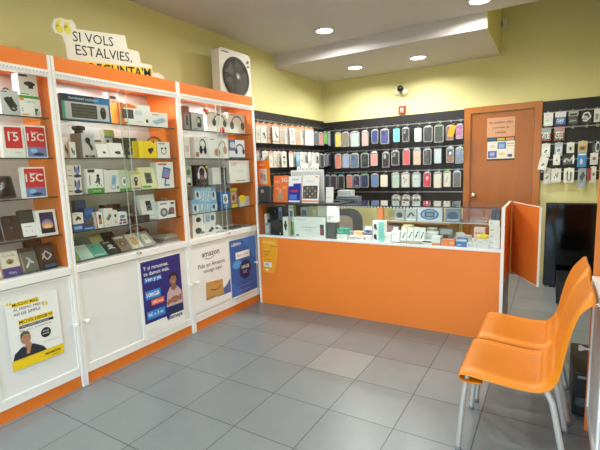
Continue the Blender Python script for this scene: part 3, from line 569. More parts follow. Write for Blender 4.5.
o = MB().prism([(.052*math.cos(2*PI*k/24), .034+.034*math.sin(2*PI*k/24)) for k in range(24)], -.002, 0, YEL)
o.art(.1, .07, -.002, [('t', 'OFERTA', .22, .42, .56, M('#7a5c10', .5))]); o = o.build('price_tag'); p = at(242, 197, 0, F+.005); o.location = (F+.006, p.y, at(242, 201.5, 0, F+.005).z); o.rotation_euler = (0, 0, PI/2)
tag(o, 'oval yellow price tag on the small white box', 'price tag')
# bottom ledge
b = c3('product_box', 'white box with a black tilted product, lower left of the lowest ledge', 'box', (193.5, 206, 224.5), S5, F, .06, WHT, [('e', .45, .5, .25, .25, DGREY), ('r', .6, .2, .9, .4, GREY)])
c3('product_box', 'white box with black round gadget stacked on lowest ledge', 'box', (193, 203.5, 214), b['h']+.001, F-.005, .055, WHT, [('e', .55, .45, .24, .24, BLK), ('e', .55, .42, .14, .14, DGREY), ('r', .1, .85, .5, .93, LBLUE)])
b = c3('product_box', 'white box with black grip picture on the lowest ledge', 'box', (206.7, 216, 223.5), S5, F, .06, OFFW, [('p', [(.2, .3), (.6, .7), (.85, .5), (.5, .2)], DGREY)])
c3('product_box', 'white and blue box stacked beside the round gadget box', 'box', (205, 216, 212.5), b['h']+.001, F-.005, .055, M('#dfe6ee', .45), [('r', .1, .2, .5, .8, M('#9ab5cf', .4)), ('e', .72, .5, .16, .26, M('#51606e', .4))])
slant(3, 'case_pack', 'white pack leaning right of the grip box', (216.5, 224, 227), OFFW, [('e', .4, .5, .2, .2, DGREY), ('r', .6, .1, .9, .5, M('#b9a08c', .5))], lean=.7)
for k, (a, yo) in enumerate(((226.5, .0), (238, .0))):
    p = at(a+4, 228, 0, F-.08); o = MB().box(-.075, .075, -.09, .06, 0, .012, M('#77726a', .3)).box(-.07, .07, -.085, .055, .012, .014, M(('#4a4a48', '#8d8378')[k], .3)).build('flat_pack')
    o.location = (F-.08, p.y, S5); o.rotation_euler = (0, 0, PI/2); tag(o, ('dark', 'brownish')[k]+' flat pack lying at the right end of the lowest ledge', 'pack', G[3])
# baubles in cabinet 3
p = at(206.5, 112, 0, F-.012)
bt = thing('hanging_bauble', 'red and beige round trinket hanging inside the headphone cabinet', 'trinket', (p.x, p.y, p.z), 0)
MB().lathe([(.027*math.sin(PI*k/12), .027*math.cos(PI*k/12)) for k in range(13)], M('#d99c78', .5), (0, 0, 0), 'z', 18).build('ball', bt)
MB().lathe([(.018*math.sin(PI*k/10), .018*math.cos(PI*k/10)) for k in range(11)], RED, (0, -.028, .014), 'z', 16).build('red_bobble', bt)
MB().tube([(0, 0, .03), (0, 0, 2.119-p.z)], .0012, OFFW, 6).build('string', bt)
p = at(222.5, 128, 0, F+.01)
o = MB().lathe([(.0, 0), (.02, .0), (.024, .03), (.012, .05), (0, .052)], RED, (0, 0, 0), 'z', 16).build('red_trinket'); o.location = (-1.278, p.y, S1); tag(o, 'small red trinket standing before the grey headphone box', 'trinket')
# ---------------------------------------------------------------- goods in and on the counter
GC, GT = 'goods inside the counter showcase', 'things standing on the counter top'
SF = .7515
def cc(*a, **k): k.setdefault('group', GC); return carton('B', *a, **k)
f0 = CY+.045
cc('product_box', 'low black box at the left end of the showcase', 'box', (268, 282, 220), SF, f0+.01, .06, M('#1b1b1e', .35), [('r', .1, .1, .5, .2, DGREY), ('e', .9, .12, .03, .06, WHT)])
cc('small_box', 'slim white box against the left end of the showcase', 'box', (264.9, 267.2, 214), SF, f0+.05, .05, OFFW, [('e', .5, .4, .3, .1, BLK)])
cc('phone_box', 'small grey phone box before the low black box', 'box', (266, 270, 223), SF, f0-.02, .02, M('#8e979f', .4), [('r', .2, .2, .8, .8, LGREY)])
cc('product_box', 'tall black box with small white icon behind the low black box', 'box', (272.8, 277.2, 206.5), SF, f0+.18, .08, M('#202125', .4), [('e', .5, .8, .25, .05, LGREY), ('r', .3, .6, .7, .66, GREY)])
cc('product_box', 'plain tall black box in the left corner of the showcase', 'box', (267.4, 272, 207), SF, f0+.1, .06, M('#17171a', .4))
cc('phone_box', 'black box with blue phone picture in the showcase', 'box', (277.8, 283, 206), SF, f0+.2, .06, M('#26292f', .4), [('r', .2, .45, .8, .95, M('#8aa6c4', .35)), ('r', .3, .5, .7, .8, M('#32588c', .35))])
cc('watch_box', 'white box showing a black smart watch in the showcase', 'box', (283.2, 288.5, 217), SF, f0, .05, M('#e6efe2', .45), [('e', .5, .55, .3, .14, BLK), ('e', .5, .55, .18, .09, DGREY), ('r', .34, .3, .66, .8, BLK), ('e', .5, .56, .3, .13, BLK)])
cc('product_box', 'tall green and white box beside the watch box', 'box', (288.9, 293.8, 205.5), SF, f0+.08, .05, M('#98c46a', .5), [('r', 0, .45, 1, 1, OFFW), ('r', .2, .62, .8, .82, M('#4a78b4', .4)), ('r', .1, .9, .9, .96, M('#b8c86a', .5))])
cc('product_box', 'white label box with blue square behind the wide white box', 'box', (301, 308, 207.5), SF, f0+.3, .05, OFFW, [('r', .2, .6, .8, .9, M('#7f96a8', .4))])
cc('product_box', 'pale yellow pack box behind the wide white box', 'box', (308.8, 317, 207), SF, f0+.3, .05, M('#d5cf9a', .5), [('l', [(.3, .5), (.3, .95)], .006, M('#a8a468', .5)), ('r', .5, .6, .9, .9, M('#e6e2bc', .5))])
cc('product_box', 'tall cream box left of the scribbled white box', 'box', (317.8, 326, 206), SF, f0+.14, .07, M('#ece8d2', .5), [('r', .2, .1, .8, .14, LGREY)])
cc('device_box', 'wide white box with grey lettering and a dark side picture', 'box', (294.2, 324.7, 217.3), SF, f0-.01, .09, M('#e8eee8', .45), [('t', 'Multimedia Station', .1, .86, .3, GREY), ('t', 'powerline adapter kit', .22, .48, .5, M('#7f8784', .5), 0, .07), ('t', '500 Mbps', .34, .34, .26, M('#7f8784', .5), 0, .06), ('r', .84, .14, .96, .66, DGREY), ('r', .86, .18, .9, .5, RED), ('r', .06, .05, .16, .14, GREY)])
b = cc('speaker_box', 'dark grey box under the scribbled white box', 'box', (327, 336, 222.5), SF, f0, .08, M('#4a4a4a', .45), [('r', .1, .1, .9, .9, M('#565656', .45))])
cc('product_box', 'white box with round black scribbles on the dark grey box', 'box', (327, 336, 206.5), b['h']+.001, f0, .08, OFFW, [('e', .3, .3, .12, .12, DGREY), ('e', .3, .3, .08, .08, OFFW), ('e', .65, .45, .12, .12, DGREY), ('e', .65, .45, .08, .08, OFFW), ('e', .4, .72, .12, .12, DGREY), ('e', .4, .72, .08, .08, OFFW)])
b = cc('small_box', 'white box under the teal box near the dark grey box', 'box', (337, 347.5, 234.2), SF, f0, .08, OFFW, [('r', .1, .3, .8, .5, LGREY)])
cc('small_box', 'teal box on a white box near the dark grey box', 'box', (337, 347.5, 229), b['h']+.001, f0, .08, M('#3f9f86', .45), [('r', .1, .2, .6, .6, M('#67b8a2', .45))])
b = cc('small_box', 'white box with small grey print right of the teal box', 'box', (348.5, 362, 235.7), SF, f0, .09, M('#d9d6d0', .45), [('l', [(.1, .5), (.9, .5)], .008, GREY), ('r', .1, .15, .4, .3, GREY)])
cc('small_box', 'peach box lying on the grey printed box', 'box', (353.5, 362, 231.7), b['h']+.001, f0+.02, .06, M('#e2b684', .5), [('r', .1, .2, .4, .6, OFFW)])
cc('small_box', 'grey box stack left of the peach box', 'box', (348.5, 353, 231.5), b['h']+.001, f0+.03, .06, M('#8d9294', .5))
b = cc('small_box', 'pale lilac box left of the teal striped earphone boxes', 'box', (363, 372, 236.2), SF, f0, .09, M('#dcd4d8', .5), [('r', .1, .2, .3, .7, M('#a6707c', .5))])
cc('cable_pack', 'dark blue and grey cable pack on the pale lilac box', 'pack', (363.5, 372, 227.5), b['h']+.001, f0+.05, .04, M('#737c8c', .45), [('r', .1, .5, .9, .95, LGREY), ('e', .5, .3, .3, .16, NAVY)], lean=.35)
zz = SF
for k, lb in enumerate(('lower', 'upper')):
    b = cc('earphone_box', f'white and teal earphone box, {lb} of two stacked', 'box', (372.8, 384, (231.8, 221.3)[k]), zz, f0-.005, .08, WHT, [('r', .52, 0, 1, 1, M('#7fcfc6', .45)), ('r', .5, 0, .56, 1, M('#a7ddd6', .45)), ('e', .22, .5, .13, .26, BLK), ('e', .3, .3, .08, .14, DGREY)]); zz = b['h']+.001
cc('product_box', 'tall orange box at the back of the showcase', 'box', (377.3, 382.8, 208), SF, f0+.37, .05, M('#ef8a4c', .5), [('r', .1, .1, .9, .2, M('#f0a070', .5))])
# white pile
for k, (a, b_, t_, pl, ln, lb) in enumerate(((385, 391, 233.5, 0, 0, 'plain white box right of the teal striped boxes'), (391.5, 399.5, 231.5, .01, .1, 'white box second right of the teal striped boxes'))):
    cc('small_box', lb, 'box', (a, b_, t_), SF, f0+pl, .08, M('#eaeee8', .45), [('r', .1, .6, .6, .7, LGREY)], lean=ln)
for k, (a, b_, t_) in enumerate(((400, 406, 229.5), (406.6, 412.5, 228.5), (413, 418.5, 228), (419, 424, 228.5))):
    cc('charger_pack', 'white pack with small black plug, '+('first', 'second', 'third', 'fourth')[k]+' of the slanted white packs', 'pack', (a, b_, t_), SF, f0+.005, .03, M('#e9eee7', .45), [('l', [(.3, .3), (.6, .55)], .01, DGREY), ('r', .55, .6, .8, .7, DGREY), ('r', 0, 0, 1, .12, M('#b39a80', .5))], lean=.3)
cc('cable_pack', 'dark red and grey cable pack behind the plain white boxes', 'pack', (386, 398, 227), SF, f0+.14, .04, M('#5f5b5c', .5), [('r', .05, .6, .4, .9, M('#8c4a52', .5)), ('r', .5, .65, .9, .9, LGREY)], lean=.4)
p = at(408.5, 226, 1, f0+.2)
coil = MB(); coil.tube([(.055*math.cos(2*PI*k/24), .035*math.sin(2*PI*k/24), .012+.003*math.sin(2*PI*k/8)) for k in range(25)], .012, M('#d9cf9c', .5), 8).tube([(.042*math.cos(2*PI*k/24), .028*math.sin(2*PI*k/24), .032) for k in range(25)], .01, M('#d9cf9c', .5), 8)
b = cc('small_box', 'pale box carrying the cream cable coil', 'box', (402, 415, 230), SF, f0+.15, .1, M('#d5d9d2', .5))
o = coil.build('cable_coil'); o.location = (p.x, f0+.2, b['h']+.001); tag(o, 'cream cable coil lying on the white boxes', 'cable', GC)
b = cc('small_box', 'white box with black top before the slanted packs', 'box', (422.5, 431.5, 241), SF, f0-.015, .07, OFFW, [('r', 0, .62, 1, 1, M('#2e2c2c', .5)), ('r', 0, 0, 1, .12, M('#d9a878', .5))])
b = cc('small_box', 'orange based white box right of the black topped box', 'box', (432, 440.5, 237), SF, f0-.01, .09, M('#e7ece6', .45), [('r', 0, 0, 1, .28, ORG)])
cc('small_box', 'low white box beside the orange box', 'box', (425, 437, 232.5), SF, f0+.12, .1, M('#dfe5df', .45), [('r', .1, .3, .5, .6, LGREY)])
cc('small_box', 'bright orange box in the middle of the small boxes', 'box', (441, 454.5, 240), SF, f0-.01, .08, M('#ee8130', .45), [('r', .5, .0, .53, 1, M('#c96a24', .45)), ('r', .6, .4, .9, .7, M('#f5b07a', .45))])
cc('small_box', 'blue box right of the bright orange box', 'box', (455.5, 466, 239.5), SF, f0-.01, .09, M('#4f6fb4', .45), [('r', 0, .75, 1, 1, M('#cfdcec', .45)), ('r', .1, .2, .5, .4, LBLUE)])
cc('cable_pack', 'dark grey cable pack behind the orange box', 'pack', (438, 452, 230), SF, f0+.14, .05, M('#5d6264', .5), [('r', .1, .5, .9, .9, M('#9a9f9c', .5)), ('e', .5, .3, .2, .2, BLK)], lean=.4)
zz = SF
for k in range(2):
    b = cc('small_box', ('flat white box right of the blue box', 'flat grey white box lying on another right of the blue box')[k], 'box', (466.6, 476, (246.2, 243)[k]), zz, f0-.01, .08, (OFFW, M('#d4dad4', .45))[k], [('r', .1, .3, .5, .6, LGREY)]); zz = b['h']+.001
zz = SF
for k in range(2):
    b = cc('small_box', ('white box next to the tower, lower of two', 'white box next to the tower, upper of two')[k], 'box', (476.6, 488.6, (245.5, 239)[k]), zz, f0-.01, .1, OFFW, [('r', .1, .4, .5, .6, LGREY)]); zz = b['h']+.001
o = MB().lathe([(.025, 0), (.045, 0), (.045, .022), (.025, .022), (.025, 0)], YEL, (0, 0, 0), 'z', 24).build('tape_roll'); p = at(483, 234, 1, f0+.05); o.location = (p.x, f0+.045, zz); tag(o, 'yellow tape roll on the white boxes by the tower', 'tape', GC)
b = cc('product_box', 'pale pink box behind the yellow tape roll', 'box', (474, 485, 228), SF, f0+.24, .07, M('#e6cfc4', .5), [('r', .1, .6, .8, .7, CORAL)])
zz = SF
for k in range(5):
    b = cc('small_box', 'white box in the tower at the right end, '+('lowest', 'second from the bottom', 'middle', 'second from the top', 'topmost')[k], 'box', (489.2, 500, 252-(k+1)*6.3), zz, f0+.002*k, .12, M('#f0eeea', .45), [('r', .1, .35, .4, .6, LGREY)]); zz = b['h']+.001
cc('product_box', 'black upright box on top of the white tower, left one', 'box', (491.5, 495.5, 210), zz, f0+.05, .05, BLK, [('r', .2, .3, .8, .6, DGREY)])
cc('product_box', 'black upright box on top of the white tower, right one', 'box', (496, 500, 209.5), zz, f0+.05, .05, M('#242225', .4), [('r', .2, .2, .8, .5, DGREY)])
for k, (a, b_, t_, col, lb) in enumerate(((387, 396, 230, '#dfe4dc', 'white box askew in the second rank behind the plain white boxes'), (398.5, 405, 233, '#c7ccc6', 'grey white box askew behind the first slanted white pack'),
        (417, 425, 233, '#e4e8e2', 'white box askew behind the fourth slanted white pack'), (428, 436, 228.5, '#cdd3cc', 'pale grey box askew at the back behind the black topped box'), (454, 462, 233.5, '#dcdad2', 'cream box askew behind the blue box'), (463, 471, 236, '#e9ebe6', 'white box askew behind the flat white boxes'), (445, 453, 235.5, '#b9a893', 'tan box askew behind the bright orange box'), (364, 371, 232, '#a9b6bd', 'blue grey box askew behind the pale lilac box'))):
    cc('small_box', lb, 'box', (a, b_, t_), SF, f0+(.25, .27, .24, .32, .15, .24, .25, .15)[k], .07, M(col, .45), [('r', .1, .5, .6, .65, GREY), ('r', .7, .1, .9, .4, LGREY)], yaw=(.25, -.3, .35, -.2, .3, -.35, .2, -.25)[k])
# inner shelf
cc('gadget_pack', 'grey clear pack with a dark gadget on the inner glass shelf', 'pack', (394.5, 405, 209.5), SZ, 1.76, .06, M('#9aa09c', .4), [('e', .5, .5, .3, .25, DGREY), ('r', .1, .1, .9, .2, LGREY)])
cc('gadget_pack', 'white and grey gadget pack right of the first on the inner shelf', 'pack', (405.5, 416.5, 209), SZ, 1.765, .06, M('#b7bbb8', .4), [('l', [(.2, .3), (.5, .7), (.8, .4)], .016, DGREY), ('r', .1, .05, .9, .15, WHT)])
cc('headphone_box', 'white box with a blue oval picture on the inner glass shelf', 'box', (417.5, 442.5, 207.5), SZ, 1.77, .08, M('#d9dfe2', .4), [('e', .5, .5, .38, .4, M('#2f6aa8', .35)), ('e', .5, .5, .3, .3, M('#9ab4c8', .35)), ('r', .3, .3, .7, .7, DGREY), ('r', .36, .38, .64, .62, M('#7a8a94', .35))])
cc('gadget_pack', 'dark blue gadget pack right of the blue oval box', 'pack', (445, 460, 209), SZ, 1.77, .07, M('#6f7f8c', .4), [('e', .5, .5, .35, .3, M('#28405e', .4)), ('r', .1, .1, .9, .22, LGREY)])
# on the counter top
def ct_(*a, **k): k.setdefault('group', GT); return carton('B', *a, **k)
T0 = CT+.001
MB_mat = MB().box(at(257.5, 203, 1, CY)[0]+.01, at(338, 203, 1, CY)[0], CY+.01, CY+.4, CT+.0003, CT+.006, M('#161516', .45)).build('counter_mat'); tag(MB_mat, 'black mat on the left end of the counter top', 'mat')
T1 = CT+.0065
sp = thing('speaker', 'dark grey box speaker with a round lens on the left end of the counter', 'speaker', (at(264.3, 195, 1, CY+.08).x, CY+.08, T1), 0, GT)
w, h, c_, z_ = place('B', 258.3, 270.6, 186, CY+.08, T1)
bevel(MB().box(-w/2, w/2, 0, .12, 0, h, M('#4b4b4c', .45)).build('body', sp), .008)
MB().box(-w*.42, w*.42, -.004, 0, h*.06, h*.94, M('#3b3b3c', .6)).build('grille', sp)
MB().lathe([(0, -.014), (.012, -.014), (.019, -.01), (.02, -.004)], M('#9a9a98', .3), (-w*.12, 0, h*.68), 'y', 20).build('lens', sp)
sg = thing('leaflet_stand', 'tall orange sign with a white square behind the speaker', 'sign', (at(263.3, 180, 1, CY+.25).x, CY+.25, T1), 0, GT)
w, h, c_, z_ = place('B', 256.8, 270, 160.5, CY+.25, T1)
bd = MB().box(-w/2, w/2, 0, .006, 0, h, M('#f08a1e', .4)); bd.art(w, h, 0, [('r', .18, .42, .8, .8, OFFW), ('e', .4, .62, .14, .08, M('#c9b0a0', .5)), ('r', .55, .5, .7, .66, M('#a0b4a8', .5)), ('t', 'orange', .14, .88, .5, WHT, .01)]); bd.build('board', sg)
MB().box(-w/2, w/2, -.03, .05, 0, .005, POUCH).build('foot', sg)
def flyer(name, label, px, col, art, plane, lean=.12, d=.004):
    return ct_(name, label, 'leaflet', px, T1, plane, d, col, art, lean=lean)
flyer('flyer', 'orange leaflet with white letters on the counter', (272.6, 287, 175.5), M('#e8743a', .4), [('t', 'RED', .1, .72, .36, M('#f5c49a', .5), .01), ('t', '5G', .55, .76, .4, OFFW, .03), ('p', [(.2, .1), (.35, .36), (.6, .4), (.8, .1)], M('#b98f78', .4)), ('e', .48, .42, .1, .08, M('#d8a888', .4)), ('e', .3, .52, .12, .06, M('#f0a070', .4)), ('r', .62, .5, .9, .6, M('#f0a070', .4))], CY+.12)
flyer('flyer', 'white leaflet with a dark blue lower half on the counter', (287.3, 300, 176), WHT, [('r', 0, .0, 1, .62, M('#26319a', .4)), ('r', .4, .62, 1, .72, M('#26319a', .4)), ('t', 'PROMO', .3, .84, .5, M('#4a58b0', .5), .01), ('r', .12, .12, .7, .3, M('#4f7fd0', .4)), ('r', .2, .4, .8, .48, M('#c83a5a', .4)), ('r', .05, .02, .95, .08, WHT)], CY+.09)
flyer('flyer', 'white leaflet with a dark photograph on the counter', (301.3, 318, 175), WHT, [('r', .05, .16, .93, .62, M('#4a4440', .4))]+[('r', .1+.16*i, .2+.1*j, .2+.16*i, .27+.1*j, M(('#8b8178', '#6e6660', '#a79c90', '#58514c')[(i*3+j) % 4], .4)) for i in range(5) for j in range(4)]+[('r', 0, .05, 1, .1, M('#e9894a', .4)), ('t', 'CATALOGO', .25, .76, .5, M('#c7a884', .5), .01), ('e', .86, .94, .06, .03, ORG)], CY+.06)
hd = thing('poster_holder', 'large pale grey display frame standing behind the leaflets', 'display', (at(307, 186, 1, CY+.24).x, CY+.24, T1), 0, GT)
w, h, c_, z_ = place('B', 291, 323.5, 170, CY+.24, T1)
bevel(MB().box(-w/2, w/2, 0, .02, 0, h, M('#dfe0e2', .4)).build('board', hd), .006)
MB().box(-w*.45, w*.45, -.002, 0, h*.06, h*.94, M('#c9ccd0', .35)).build('inlay', hd)
MB().prism([(.02, 0), (.1, 0), (.02, h*.7)], -.03, .03, M('#b8babd', .5), 'x').build('easel_back', hd)
ct_('price_card', 'small white card standing at the edge of the black mat', 'card', (325.7, 332.8, 187.3), T1, CY+.14, .012, WHT, [('r', .2, .3, .8, .34, LGREY)], lean=.08)
o = MB().prism([(-.1, 0), (.1, 0), (.08, .012), (-.06, .016)], -.06, .06, BLK).build('card_terminal'); p = at(335, 203, 1, CY+.27); o.location = (p.x, CY+.27, T1); tag(o, 'flat black device lying before the white card', 'device', GT)
b = ct_('folder', 'grey blue folder lying under the white bundle at the back', 'folder', (336.5, 358, 196.5), T0, CY+.38, .1, M('#5e6d78', .5), [('r', .02, .2, .98, .3, DGREY), ('r', .02, .6, .98, .66, LGREY)])
ct_('paper_bundle', 'bundle of white papers on the grey blue folder', 'papers', (338, 352, 190.3), b['h']+.001, CY+.39, .08, M('#cfd3d2', .5), [('l', [(.02, .25), (.98, .25)], .003, GREY), ('l', [(.02, .5), (.98, .5)], .003, GREY), ('l', [(.02, .75), (.98, .75)], .003, GREY)])

# ---------------------------------------------------------------- goods hanging from the slatwalls
def case_thing(label, px, base, wall='B', plane=YB-.16, art=None, header=None, pouch=True, cam_col=None, tilt=0, group=None, name='phone_case'):
    px0, px1, py0, py1 = px; w, h, c, zb = place(wall, px0, px1, py0, plane, None, py1)
    t = thing(name, label, 'phone case', (c.x, c.y, zb), PI/2 if wall == 'L' else 0, group, ry=tilt)
    cw, ch = (w*.78, h*.8) if pouch else (w*.9, h*.84)
    mb = MB().prism(rrect(cw, ch, cw*.16, 4, 0, ch/2+h*.03), -.006, .004, base)
    it = []
    if cam_col is not None:
        it = [('p', [(u, v) for u, v in ((.12, .68), (.12, .9), (.17, .94), (.45, .94), (.5, .9), (.5, .68), (.45, .65), (.17, .65))], cam_col), ('e', .24, .86, .07, .04, BLK), ('e', .24, .74, .07, .04, BLK), ('e', .4, .8, .06, .035, BLK)]
    if art: it += art
    mb.art(cw, ch, -.006, []); n0 = len(mb.v)
    mb.art(cw, ch, -.006, it)
    for q in range(n0, len(mb.v)): x, y, z = mb.v[q]; mb.v[q] = (x, y, z+h*.03)
    mb.build('case', t)
    if pouch:
        po, pi_ = rrect(w, h*.9, w*.13, 4, 0, h*.45), rrect(w*.84, h*.8, w*.11, 4, 0, h*.45); k = len(po)
        pb = MB().prism(pi_, -.011, .009, POUCH)
        pb.add([(x, y, z) for q in (po, pi_) for y in (-.008, .006) for x, z in q], [f for a in range(k) for b in [(a+1) % k] for f in ((a, b, 2*k+b, 2*k+a), (k+a, 3*k+a, 3*k+b, k+b), (a, k+a, k+b, b))], POUCH_RIM)
        pb.prism([(-w*.42, h*.89), (w*.42, h*.89), (w*.26, h*.97), (-w*.26, h*.97)], -.002, .001, header or POUCH_RIM)
        pb.box(-w*.12, w*.12, -.002, .001, h*.97, h, header or POUCH); pb.build('clear_bag', t)
    else:
        MB().box(-w*.14, w*.14, -.002, .0, h*.87, h, header or POUCH).build('hang_tab', t)
    return t
G1, G2_, G3_, G4_ = ['phone cases in the %s row of the back wall' % s for s in ('top', 'second', 'third', 'bottom')]
top, sec, thi, bot = [', %s row of the back wall' % s for s in ('top', 'second', 'third', 'bottom')]
dots = lambda col: [('e', .3+.4*(i % 2), .15+.14*i, .06, .03, col) for i in range(5)]
R1 = [('pale yellow phone case', (335, 341.5, 131.5, 147), M('#e0cf62', .4), {}), ('olive brown phone case', (342.2, 349, 131, 147), M('#8d8266', .4), {}), ('clear bag with a pale grey case', (350, 359.5, 130.5, 147), M('#b9c4c6', .35), {}),
 ('pink phone case with mint tab', (361.8, 368.5, 130, 146), M('#dba69f', .4), {'header': MINT}), ('dark blue phone case left of the wide blue one', (371.5, 378.3, 128.5, 143.5), M('#2d3f7c', .35), {'cam_col': M('#41549a', .3)}), ('dark blue phone case in a wide clear bag', (380.5, 389, 128, 144), M('#3a4a8a', .35), {'cam_col': M('#2a376e', .3)}),
 ('teal phone case', (393, 400, 126.5, 142.5), M('#6cc4c2', .4), {'pouch': False}), ('black phone case with camera hole', (402.5, 409.2, 126.5, 142), M('#232427', .35), {'cam_col': GREY}), ('milky white phone case', (414.3, 421.7, 126, 142), M('#d5e2de', .4), {'pouch': False}),
 ('black phone case in a large clear bag', (423.5, 432.7, 125, 142), M('#28292b', .35), {'cam_col': DGREY}), ('dark green patterned phone case', (434.3, 443.7, 123.5, 142.5), M('#343b30', .4), {'art': dots(M('#5f6e4c', .4)), 'header': M('#5f7a48', .5)}),
 ('bright orange phone case tilted', (446.5, 453.2, 123, 137), M('#eb9a22', .4), {'pouch': False, 'tilt': .3}), ('magenta phone case', (456, 463.2, 123, 139), M('#a83f86', .4), {'cam_col': M('#c65ca4', .4)})]
for lb, px, col, k in R1: case_thing(lb+top, px, col, group=G1, **k)
case_thing('brown red phone case behind the tilted orange one'+top, (446, 454, 124.5, 140.5), M('#9d5b50', .4), plane=YB-.09, group=G1)
R2 = [('orange red phone case', (335, 341.5, 153, 168.5), M('#d9826c', .4), {}), ('light blue phone case', (342.3, 349.5, 153, 168), M('#9db0cf', .4), {}), ('slate blue phone case in a clear bag', (350.2, 359, 152.5, 168), M('#5d7596', .4), {'cam_col': M('#42587a', .4)}),
 ('black phone case with green frame', (360.8, 369, 152, 167.5), M('#20261f', .4), {'header': M('#4f8a5c', .5), 'art': [('e', .5, .5, .3, .2, M('#38503a', .4))]}), ('coral phone case with mint tab', (370.5, 377.8, 151, 166), M('#e29a90', .4), {'header': MINT}), ('black phone case with silver camera', (382.4, 389.5, 151, 167.5), M('#1d1d1f', .35), {'cam_col': LGREY}),
 ('black phone case with clear right edge', (391.5, 399.3, 149.5, 165.5), M('#1b1b1d', .35), {'cam_col': GREY}), ('red phone case', (402.7, 410, 148, 165), M('#e0504e', .4), {}), ('beige pink phone case with blue tab', (413.2, 421, 147.5, 165), M('#dcb29d', .4), {'header': LBLUE}),
 ('black phone case with large camera ring', (423.2, 431.5, 147.5, 164.5), M('#2b2e33', .35), {'cam_col': M('#5d6878', .3), 'art': [('e', .5, .35, .3, .14, M('#454c58', .3))]}), ('clear phone case with navy header', (434, 441.7, 146.5, 163.5), M('#b8c8cf', .3), {'header': NAVY}), ('brown phone case with dark blue emblem', (446.3, 454, 146, 163), M('#7a4e38', .4), {'art': [('r', .05, .5, .95, .95, NAVY), ('e', .5, .68, .2, .12, WHT)]}), ('denim blue phone case', (455.6, 463.5, 146, 163.5), M('#4d6486', .45), {'cam_col': M('#7f98b4', .4)})]
for lb, px, col, k in R2: case_thing(lb+sec, px, col, group=G2_, **k)
R3 = [('dark slate phone case at the left end', (324.5, 330, 174, 188), M('#38404a', .4), {}), ('maroon dark phone case', (330.7, 337, 174, 189), M('#43343e', .4), {}), ('black phone case left of the salmon one', (338, 344.5, 174, 189), M('#1e1f22', .4), {'header': TEAL}), ('salmon phone case', (346.5, 352.5, 174, 188), M('#c9806c', .4), {}),
 ('purple and black phone case', (353, 360, 174, 188), M('#2e2448', .4), {'cam_col': M('#5a4f80', .4), 'art': [('r', .2, .12, .8, .2, M('#b9a8c8', .4))]}), ('navy phone case with green frame', (360.7, 368.7, 173, 187.5), M('#22305c', .4), {'header': M('#5f9a72', .5), 'cam_col': M('#3b4a80', .4)}), ('sky blue phone case', (371.3, 378.6, 173, 187), M('#5f84b8', .4), {}), ('cream white phone case', (380.3, 388, 173, 187.3), M('#d9d5c6', .4), {'pouch': False}),
 ('mint phone case with a drawn pattern', (391.8, 399.6, 171.5, 188), M('#b6cfc2', .4), {'art': [('l', [(.3, .3), (.5, .5), (.4, .7), (.65, .75)], .006, M('#6f8f84', .4))]}), ('white phone case with a dark figure', (401, 410, 171.5, 187.5), M('#d2d0c6', .4), {'art': [('e', .3, .7, .12, .06, BLK), ('l', [(.3, .3), (.5, .55), (.75, .6)], .008, DGREY)]}), ('pale blue phone case with two eyes', (412, 420.8, 171.5, 187.3), M('#bccfd2', .4), {'art': [('e', .3, .62, .08, .05, BLK), ('e', .62, .64, .06, .04, BLK)]}),
 ('crimson phone case with a white mark', (423.5, 431, 171, 187), M('#c92c44', .4), {'art': [('p', [(.3, .7), (.5, .5), (.7, .7), (.5, .8)], WHT), ('e', .5, .5, .1, .05, PINK)]}), ('ivory phone case in a folded bag', (433.5, 441.8, 171, 188), M('#d9d4c2', .4), {}), ('white phone case with a bright green header', (443.3, 451, 170, 187), M('#cfcdba', .4), {'header': M('#78c832', .5), 'art': [('l', [(.3, .3), (.6, .7)], .01, GREY)]}), ('charcoal phone case at the right end', (453, 461, 170, 187), M('#2b2e33', .4), {'header': LBLUE})]
for lb, px, col, k in R3: case_thing(lb+thi, px, col, group=G3_, **k)
for k, (a, b_) in enumerate(((392, 400.6), (401.8, 410.4), (411.7, 421))):
    case_thing('clear bag with black and white case, '+('left', 'middle', 'right')[k]+' of three'+bot, (a, b_, 194, 210), M('#d7d8d6', .4), art=[('r', .0, .5, 1, .8, BLK), ('l', [(.2, .8), (.5, .95), (.8, .8)], .01, DGREY)], group=G4_)
# back slatwalls built now that the rows are known
hk = [(at((px[0]+px[1])/2, px[2], 1, YB-.1).x, z) for rows, z in ((R1, 2.0), (R2, 1.672), (R3, 1.36)) for _, px, _, _ in rows]+[(at(x, 194, 1, YB-.1).x, 1.06) for x in (396, 406, 416)]
bxc = (bx0+bx1)/2
slatwall('slatwall', 'black slatwall on the back wall left of the door', (bxc, YB-.0005, 0), 0, bx1-bx0, .88, 2.13, (2.0, 1.672, 1.36, 1.06), [(x-bxc, z) for x, z in hk if bx0+.02 < x < bx1-.02], hl=.17)
rx0, rx1 = DX1+.003, XR-.002; rxc = (rx0+rx1)/2
RRows = (1.995, 1.815, 1.625, 1.442, 1.30)
rhx = [(at(x, y, 1, YB-.1).x-rxc, z) for z, xs, y in ((1.995, (548, 560, 573, 586, 597), 112), (1.815, (546, 559, 573, 587, 598), 128), (1.625, (546, 559, 571, 582.5, 596), 143), (1.442, (542, 556.5, 568, 582, 594), 158), (1.30, (547, 556, 568, 582, 593), 170)) for x in xs]
slatwall('slatwall', 'black slatwall on the back wall right of the door', (rxc, YB-.0005, 0), 0, rx1-rx0, 1.2, 2.13, RRows, rhx, hl=.12)
_rp = random.Random(3)
